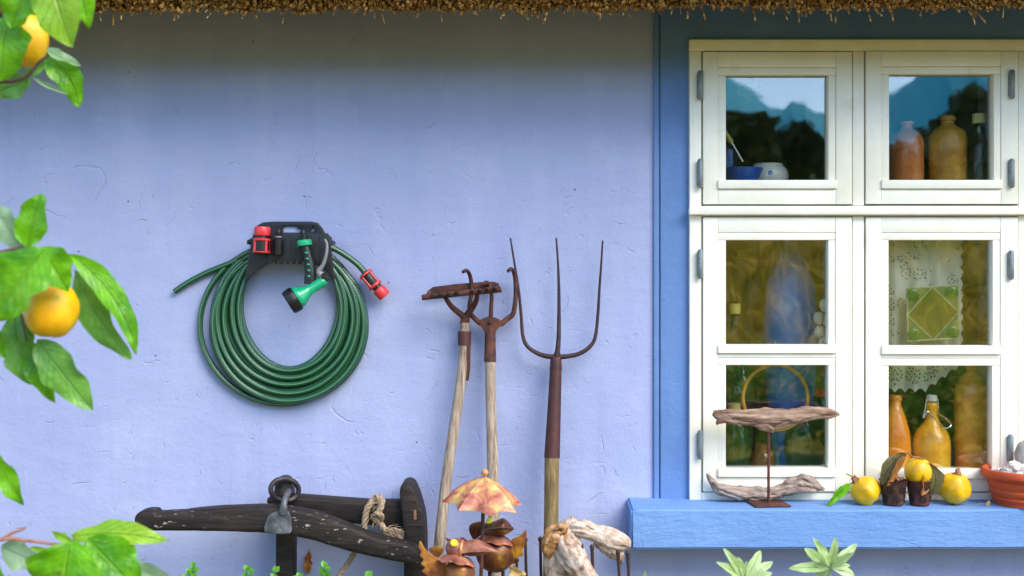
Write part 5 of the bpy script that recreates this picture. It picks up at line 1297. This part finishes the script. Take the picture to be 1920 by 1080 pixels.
g.tube([W(1722, 858, yq - .01), W(1731, 862, yq - .012), W(1742, 870, yq - .012)], [R(2), R(1.5), R(1.2)], 7, 4)
g.ball(W(1724, 865, yq), (R(6), R(6), R(3)), 10, 6); g.build('stalk', MT['calyx'], t)
g = G(); g.leaf(W(1740, 868, yq - .022), W(1729, 929, yq - .038), R(25), face=(0.5, -1, 0), fold=0.3, bend=-0.03, wav=0.05, side=-0.09); g.build('leaf', MT['deadleaf'], t)
g = G(); g.leaf(W(1742, 868, yq - .016), W(1744, 930, yq - .024), R(31), face=(-0.2, -1, 0), fold=0.15, bend=0.04, wav=0.04, side=-0.16, shape=1.0); g.build('leaf', MT['oliveleaf'], t)
g = G()
g.leaf(W(1699, 850, o1.y - .006), W(1652, 910, o1.y - .020), R(24), face=(-0.5, -1, 0.1), fold=0.3, bend=0.04, wav=0.06, side=0.10)
g.leaf(W(1696, 851, o1.y - .014), W(1664, 912, o1.y - .030), R(15), face=(0.6, -1, 0), fold=0.2, bend=0.03, wav=0.1, side=0.04, mat=1)
tag(g.build('dried_leaf', [MT['oliveleaf'], MT['deadleaf']], loc=o1 + Vector((0, 0, h1))), 'folded orange brown dried leaf standing in the left tin pot', 'dried leaf')
g = G(); g.leaf(W(1593, 908, qy), W(1551, 949, qy - .03), R(16), face=(0.3, -1, 0.3), fold=0.7, bend=0.05, wav=0.08, side=0.05); g.tube([W(1603, 903, qy), W(1593, 908, qy)], R(1.2), 6)
tag(g.build('rolled_leaf', MT['leaf'], loc=onS(1570, qy)), 'rolled bright green leaf lying on the sill left of the quince', 'leaf')
g = G(); p = onS(1848, -.12)
g.tube([p + Vector((-.03, 0, .001)), p + Vector((-.01, .005, .004)), p + Vector((.012, 0, .002))], [.0006, .0009, .0006], 5, 3); g.leaf(p + Vector((0, -.01, .001)), p + Vector((.003, -.014, .016)), .01, fold=.3)
tag(g.build('twig_scrap', MT['yellowleaf'], loc=p), 'tiny dry twig scrap on the sill by the terracotta pot', 'twig')
# terracotta bowl pot with shells
y = -0.095; cx = W(1921, 0, y).x; o = Vector((cx, y, SZ))
t = thing('terracotta_pot', 'ribbed orange terracotta pot filled with shells at the right end of sill', 'flower pot', o)
def ph_(p): return p / 66.0 * R(66, y)
pr = [(0, 0), (50, 0), (53, 2), (56, 8), (58, 12), (56.5, 15), (60, 20), (62, 26), (60.5, 29), (63, 34), (65, 40), (64, 43), (66, 46), (74, 50), (77, 54), (77, 60), (75, 65), (71, 66), (66, 63), (60, 50), (0, 46)]
g = G(); g.lathe([(R(a, y), R(b, y)) for a, b in pr], 48, Matrix.Translation(o), smooth_prof=3); g.build('body', MT['terra'], t)
rr = random.Random(21)
def shell(px, py, dy_, r, mat, label, sq=0.6):
    g = G(); rot = Matrix.Rotation(rr.uniform(-1, 1), 3, 'Y') @ Matrix.Rotation(rr.uniform(-.6, .6), 3, 'X') @ Matrix.Rotation(rr.uniform(0, 6), 3, 'Z')
    c = W(px, py, y + dy_)
    g.ball(c, (R(r), R(r * 0.8), R(r * sq)), 26, 16, disp=lambda d: 1 + 0.07 * cos(math.atan2(d.y, d.x) * 11) + 0.14 * noise.noise(d * 2.5 + Vector((px, 0, 0))), rot=rot)
    tag(g.build('seashell', mat, loc=c), label, 'seashell', 'shells in the terracotta pot')
shell(1884, 889, -.03, 15, MT['shellgrey'], 'grey and white striped shell at the left front of the terracotta pot', .7)
shell(1872, 884, .02, 12, MT['shell'], 'pale shell behind the striped shell at the left of the pot rim')
shell(1904, 876, -.01, 13, MT['shell'], 'round cream shell heaped highest in the terracotta pot', .8)
shell(1908, 893, -.04, 11, MT['shell'], 'small cream shell in front at the middle of the pot rim')
shell(1924, 882, -.02, 14, MT['shell'], 'large cream shell at the right of the heap in the pot', .8)
shell(1898, 892, -.05, 8, MT['shellgrey'], 'smallest dark striped shell leaning on the front pot rim')
g = G(); c = W(1922, 850, y + .01)
g.ball(c, (R(18), R(12), R(26)), 24, 16, disp=lambda d: 1 + 0.10 * noise.noise(d * 2.2), rot=Matrix.Rotation(0.25, 3, 'Y'))
tag(g.build('stone', MT['stone'], loc=c), 'rounded grey stone standing on the shells at the right edge', 'stone')

# ------------------------------------------------------------------ foreground plants
def LF(t, a, b, w, y, mat, name='leaf', y2=None, **k):
    g = G(); g.leaf(W(*a, y), W(*b, y if y2 is None else y2), R(w, y), **k); return g.build(name, MT[mat], t, sharp=0)
tr = Vector((-1.75, -1.15, 0))
qt = thing('quince_tree', 'quince tree with glossy green leaves and orange yellow fruit reaching in from left', 'tree', tr)
g = G()
g.tube([tr + Vector((0, 0, -.1)), tr + Vector((0.03, 0, 0.6)), tr + Vector((-.02, .02, 1.3)), tr + Vector((.02, 0, 2.1)), tr + Vector((0, 0, 2.6))], [0.045, 0.04, 0.034, 0.024, 0.012], 14, 6, disp=woodgrain(.1, 2, 8, 1, .1))
g.build('trunk', MT['bark'], qt, sharp=0)
ya, ym_, yb2 = -0.95, -1.05, -1.0
g = G(); g.tube([tr + Vector((0, 0, 1.75)), W(-120, 190, ya), W(-10, 156, ya), W(25, 152, ya), W(52, 142, ya), W(72, 118, ya), W(90, 104, ya)], [.014, .008, .0045, .004, .0035, .003, .002], 8, 5); g.build('branch', MT['twig'], qt)
g = G(); g.tube([tr + Vector((0, 0, 1.25)), W(-150, 520, ym_), W(-20, 480, ym_), W(60, 465, ym_), W(95, 505, ym_)], [.014, .008, .005, .0035, .0025], 8, 5)
g.tube([W(-20, 480, ym_), W(30, 560, ym_ + .03), W(50, 640, ym_ + .02)], [.004, .003, .002], 7, 4); g.build('branch', MT['twig'], qt)
g = G(); g.tube([tr + Vector((0, 0, .8)), W(-120, 1040, yb2), W(0, 1012, yb2), W(45, 1013, yb2), W(100, 1020, yb2), W(135, 1024, yb2)], [.012, .006, .004, .0035, .003, .002], 8, 5)
g.tube([W(-5, 1016, yb2), W(22, 1000, yb2), W(48, 990, yb2)], [.003, .003, .0024], 7, 4)
g.tube([W(128, 1040, yb2), W(136, 1020, yb2), W(142, 1000, yb2)], [.002, .0018, .0015], 6, 3); g.build('branch', MT['twigred'], qt)
def fruit(cx, cy, rx, rz, y, seed, tilt):
    quince(W(cx, cy, y), R(rx, y), R(rz, y), Matrix.Rotation(tilt, 3, 'Y'), seed).build('fruit', MT['quinceor'], qt, sharp=0)
fruit(56, 76, 34, 53, ya + .03, 1.2, 0.12)
fruit(96, 580, 49, 56, ym_ + .01, 3.3, 0.05)
up1 = (0.1, -1, 0.35)
# top bough
LF(qt, (62, -45), (22, 54), 84, ya - .10, 'leaf', fold=.25, bend=.06, seed=1, face=up1)
LF(qt, (14, 32), (2, 152), 104, ya - .06, 'leaf', fold=.18, bend=.08, seed=2, face=up1)
LF(qt, (92, -75), (138, 90), 96, ya - .12, 'leaflime', fold=.25, bend=.1, seed=3, face=(-.2, -1, .2))
LF(qt, (140, -70), (168, 52), 52, ya - .08, 'leaf', fold=.2, bend=.06, seed=4, face=up1)
LF(qt, (82, 104), (148, 202), 52, ya + .15, 'leaf', fold=.15, bend=.08, side=-0.13, seed=5, face=(0.1, -1, .2))
LF(qt, (56, 148), (-14, 178), 46, ya + .12, 'leafmid', fold=.2, bend=.05, seed=6, face=(0, -1, -.2))
LF(qt, (86, 92), (152, 124), 22, ya + .14, 'leafpale', fold=.5, bend=.06, side=.08, seed=7, face=(0, -1, .8))
LF(qt, (48, 140), (86, 122), 24, ya + .10, 'leafmid', fold=.4, bend=.05, seed=8)
LF(qt, (62, 145), (128, 176), 8, ya + .13, 'leafpale', fold=.8, bend=.02, side=.03, seed=9)
# middle bough
LF(qt, (52, 464), (78, 363), 60, ym_, 'leaf', fold=.3, bend=.06, seed=11, face=up1)
LF(qt, (40, 464), (-14, 382), 54, ym_ + .02, 'leafpale', fold=.25, bend=.05, seed=12)
LF(qt, (86, 466), (-16, 602), 108, ym_ - .08, 'leaf', fold=.15, bend=.05, seed=13, face=up1)
LF(qt, (78, 462), (128, 548), 64, ym_ - .04, 'leaf', fold=.45, bend=.16, wav=.16, seed=14, face=(.2, -1, .4))
LF(qt, (128, 476), (256, 664), 46, ym_ + .04, 'leaf', fold=.35, bend=.05, side=-.09, seed=15, face=(.5, -1, .3))
LF(qt, (140, 505), (246, 674), 62, ym_ + .05, 'leafmid', fold=.2, bend=.03, side=.05, seed=16, face=(-.3, -1, .0))
LF(qt, (70, 636), (174, 769), 68, ym_ + .02, 'leafmid', fold=.18, bend=.05, seed=17, face=(0, -1, .1))
LF(qt, (26, 592), (58, 722), 62, ym_ + .05, 'leafmid', fold=.3, bend=.08, seed=18)
LF(qt, (50, 630), (103, 756), 44, ym_ + .05, 'leaf', fold=.3, bend=.08, seed=19)
LF(qt, (22, 588), (62, 640), 46, ym_ + .06, 'leafmid', fold=.3, bend=.08, seed=20)
LF(qt, (-16, 612), (10, 672), 30, ym_, 'leaf', fold=.2, bend=.05, seed=21)
g = G(); g.tube([tr + Vector((0, 0, 1.0)), W(-140, 850, ym_ + .02), W(-60, 838, ym_ + .02), W(-26, 842, ym_ + .02)], [.008, .004, .003, .002], 7, 4); g.build('branch', MT['twig'], qt)
LF(qt, (-30, 838), (45, 949), 42, ym_ + .02, 'leaf', fold=.25, bend=.05, side=-.04, seed=22)
# low bough
LF(qt, (134, 1006), (318, 1015), 46, yb2, 'leaflime', fold=.35, bend=.05, wav=.1, side=-.03, seed=31, face=(0, -1, .8))
LF(qt, (132, 1016), (118, 1130), 136, yb2 - .06, 'leaf', fold=.2, bend=.08, seed=32, face=(0, -1, .5))
LF(qt, (164, 1010), (262, 1110), 92, yb2 - .02, 'leaf', fold=.2, bend=.1, seed=33, face=(.2, -1, .4))
LF(qt, (2, 1024), (80, 1058), 52, yb2 + .02, 'leafpale', fold=.2, bend=.06, seed=34)
LF(qt, (236, 1056), (335, 1094), 38, yb2 + .01, 'leafpale', fold=.3, bend=.06, seed=35)
LF(qt, (136, 1014), (98, 997), 16, yb2 - .01, 'leaflime', fold=.3, bend=.1, seed=36)
LF(qt, (92, 1032), (56, 1026), 10, yb2 - .01, 'leaflime', fold=.3, bend=.1, seed=37)
LF(qt, (-30, 1050), (12, 1100), 44, yb2 - .01, 'leaf', fold=.3, bend=.1, seed=38)

# sage
def sage(label, cx, cy, y, tips, root):
    t = thing('sage_plant', label, 'sage', W(root, 0, y) * 1.0 if False else Vector((W(root, 0, y).x, y, 0)), 'sage shoots in front of the sill')
    c = W(cx, cy, y)
    g = G(); g.tube([Vector((W(root, 0, y).x, y, 0)), W((root + cx) / 2, 1300, y), W(cx, cy + 60, y), c], [.005, .004, .0035, .0025], 8, 4); g.build('stem', MT['sage'], t)
    for i, (a, b, w) in enumerate(tips):
        LF(t, (cx + (a - cx) * .08, cy + (b - cy) * .08 + 3), (a, b), w * 0.86, y - 0.01 * (i % 3), 'sage', y2=y - 0.06 + 0.03 * (i % 4), fold=.28, bend=.07, wav=.04, seed=i, face=(0.15 * (i % 3 - 1), -1, .55), shape=.9)
    rr = random.Random(cx)
    for i in range(14):
        a = rr.uniform(0, 2 * pi); z = 40 + i * 17; L = rr.uniform(35, 60)
        LF(t, (cx + 2, cy + z), (cx + cos(a) * L, cy + z - 12 + rr.uniform(-10, 10)), 18, y, 'sage', y2=y + sin(a) * .08, fold=.25, bend=.08, seed=i, face=(0, -1, .7))
sage('pale green sage shoot under the left casement with leaves pointing up', 1398, 1086, -.50, [(1356, 1028, 20), (1384, 1044, 14), (1426, 1032, 24), (1449, 1053, 20), (1343, 1054, 20), (1448, 1074, 18), (1400, 1052, 14), (1362, 1086, 18), (1424, 1092, 16)], 1400)
sage('taller pale green sage shoot with long spread leaves right of the first', 1556, 1062, -.48, [(1524, 1008, 20), (1567, 1006, 18), (1607, 1020, 20), (1508, 1028, 22), (1602, 1036, 17), (1479, 1066, 22), (1594, 1060, 15), (1602, 1079, 20), (1540, 1030, 14), (1526, 1058, 16), (1560, 1030, 16), (1524, 1092, 18)], 1552)
sage('short sage shoot just showing its tip near the pale driftwood', 1212, 1112, -.46, [(1210, 1071, 14), (1190, 1086, 18), (1236, 1088, 18), (1222, 1080, 12)], 1212)

# box hedge, only its tips reach into the picture
hy0 = -0.50
t = thing('box_hedge', 'low bright green box hedge with small shoots along the bottom edge', 'hedge', (W(360, 0, hy0).x, hy0, 0))
g = G(); gs = G(); rr = random.Random(5)
ztop = W(0, 1080, hy0).z
def bl(p, d, s):
    n = Vector((rr.uniform(-.5, .5), -1, rr.uniform(-.2, .8)))
    if abs(n.normalized().dot(d)) > .95: n = Vector((1, 0, 0))
    g.leaf(p, p + d * s, s * .62, face=n, fold=.25, bend=.05, wav=0.02, n=4, m=2, shape=.9)
for i in range(2600):
    x = rr.uniform(W(-60, 0, hy0).x, W(700, 0, hy0).x); yy = hy0 + rr.uniform(-.13, .13); z = ztop - 0.035 - abs(rr.gauss(0, .14))
    if z < 0.03: continue
    d = Vector((rr.gauss(0, .6), rr.gauss(-.2, .6), rr.uniform(0, 1))).normalized(); bl(Vector((x, yy, z)), d, rr.uniform(.014, .022))
shoots = [(82, 1069), (362, 1064), (366, 1074), (462, 1071), (470, 1076), (515, 1073), (608, 1064), (613, 1070), (352, 1076), (86, 1078), (690, 1082), (560, 1084)]
for (px, py) in shoots:
    p = W(px, py, hy0); b = p + Vector((rr.uniform(-.008, .008), 0, -.10))
    gs.tube([b, p], [.0016, .001], 6)
    for k in range(11):
        q = p + (b - p) * (k // 2) * .13; a = k * pi / 2 * 1.1 + rr.uniform(-.3, .3)
        bl(q, Vector((cos(a) * .8, sin(a) * .6, .55 + .5 * (k < 3))).normalized(), rr.uniform(.013, .019))
for i in range(40):
    x = rr.uniform(W(-60, 0, hy0).x, W(700, 0, hy0).x); gs.tube([Vector((x, hy0 + rr.uniform(-.05, .05), 0)), Vector((x + rr.uniform(-.05, .05), hy0 + rr.uniform(-.1, .1), ztop - .06))], [.005, .002], 6)
g.build('foliage', MT['box'], t, sharp=0); gs.build('stem', MT['twig'], t)

# ------------------------------------------------------------------ light, sky, camera
world = bpy.data.worlds.new('World'); scene.world = world; world.use_nodes = True
wt = world.node_tree; bg = wt.nodes['Background']
sky = wt.nodes.new('ShaderNodeTexSky'); sky.sky_type = 'NISHITA'; sky.sun_disc = False
EL, AZ = math.radians(45), math.radians(42)
sky.sun_elevation = EL; sky.sun_rotation = pi - AZ; sky.air_density = 1.0; sky.dust_density = 0.4; sky.ozone_density = 3.5
wt.links.new(sky.outputs[0], bg.inputs[0]); bg.inputs[1].default_value = 0.125
sd = bpy.data.lights.new('sun', 'SUN'); sd.energy = 1.5; sd.angle = math.radians(44); sd.color = (1.0, 0.90, 0.74)
so = bpy.data.objects.new('sun', sd); COL.objects.link(so)
Sv = Vector((sin(AZ) * cos(EL), -cos(AZ) * cos(EL), sin(EL))); so.rotation_euler = Sv.to_track_quat('Z', 'Y').to_euler(); so.location = Sv * 20
cam = bpy.data.cameras.new('camera'); co = bpy.data.objects.new('camera', cam); COL.objects.link(co)
co.location = (0, -D, ZC); co.rotation_euler = (pi / 2, 0, 0)
cam.sensor_width = 36; cam.lens = 36 * D / (1920 * U); cam.clip_end = 1000; cam.clip_start = 0.05
cam.dof.use_dof = True; cam.dof.focus_distance = D - 0.08; cam.dof.aperture_fstop = 2.4
scene.camera = co
scene.view_settings.view_transform = 'Standard'; scene.view_settings.look = 'None'; scene.view_settings.gamma = 1
scene.view_settings.exposure = 1.85
scene.cycles.max_bounces = 8; scene.cycles.transparent_max_bounces = 24
for o in ORG:
    if '_org' in o: del o['_org']
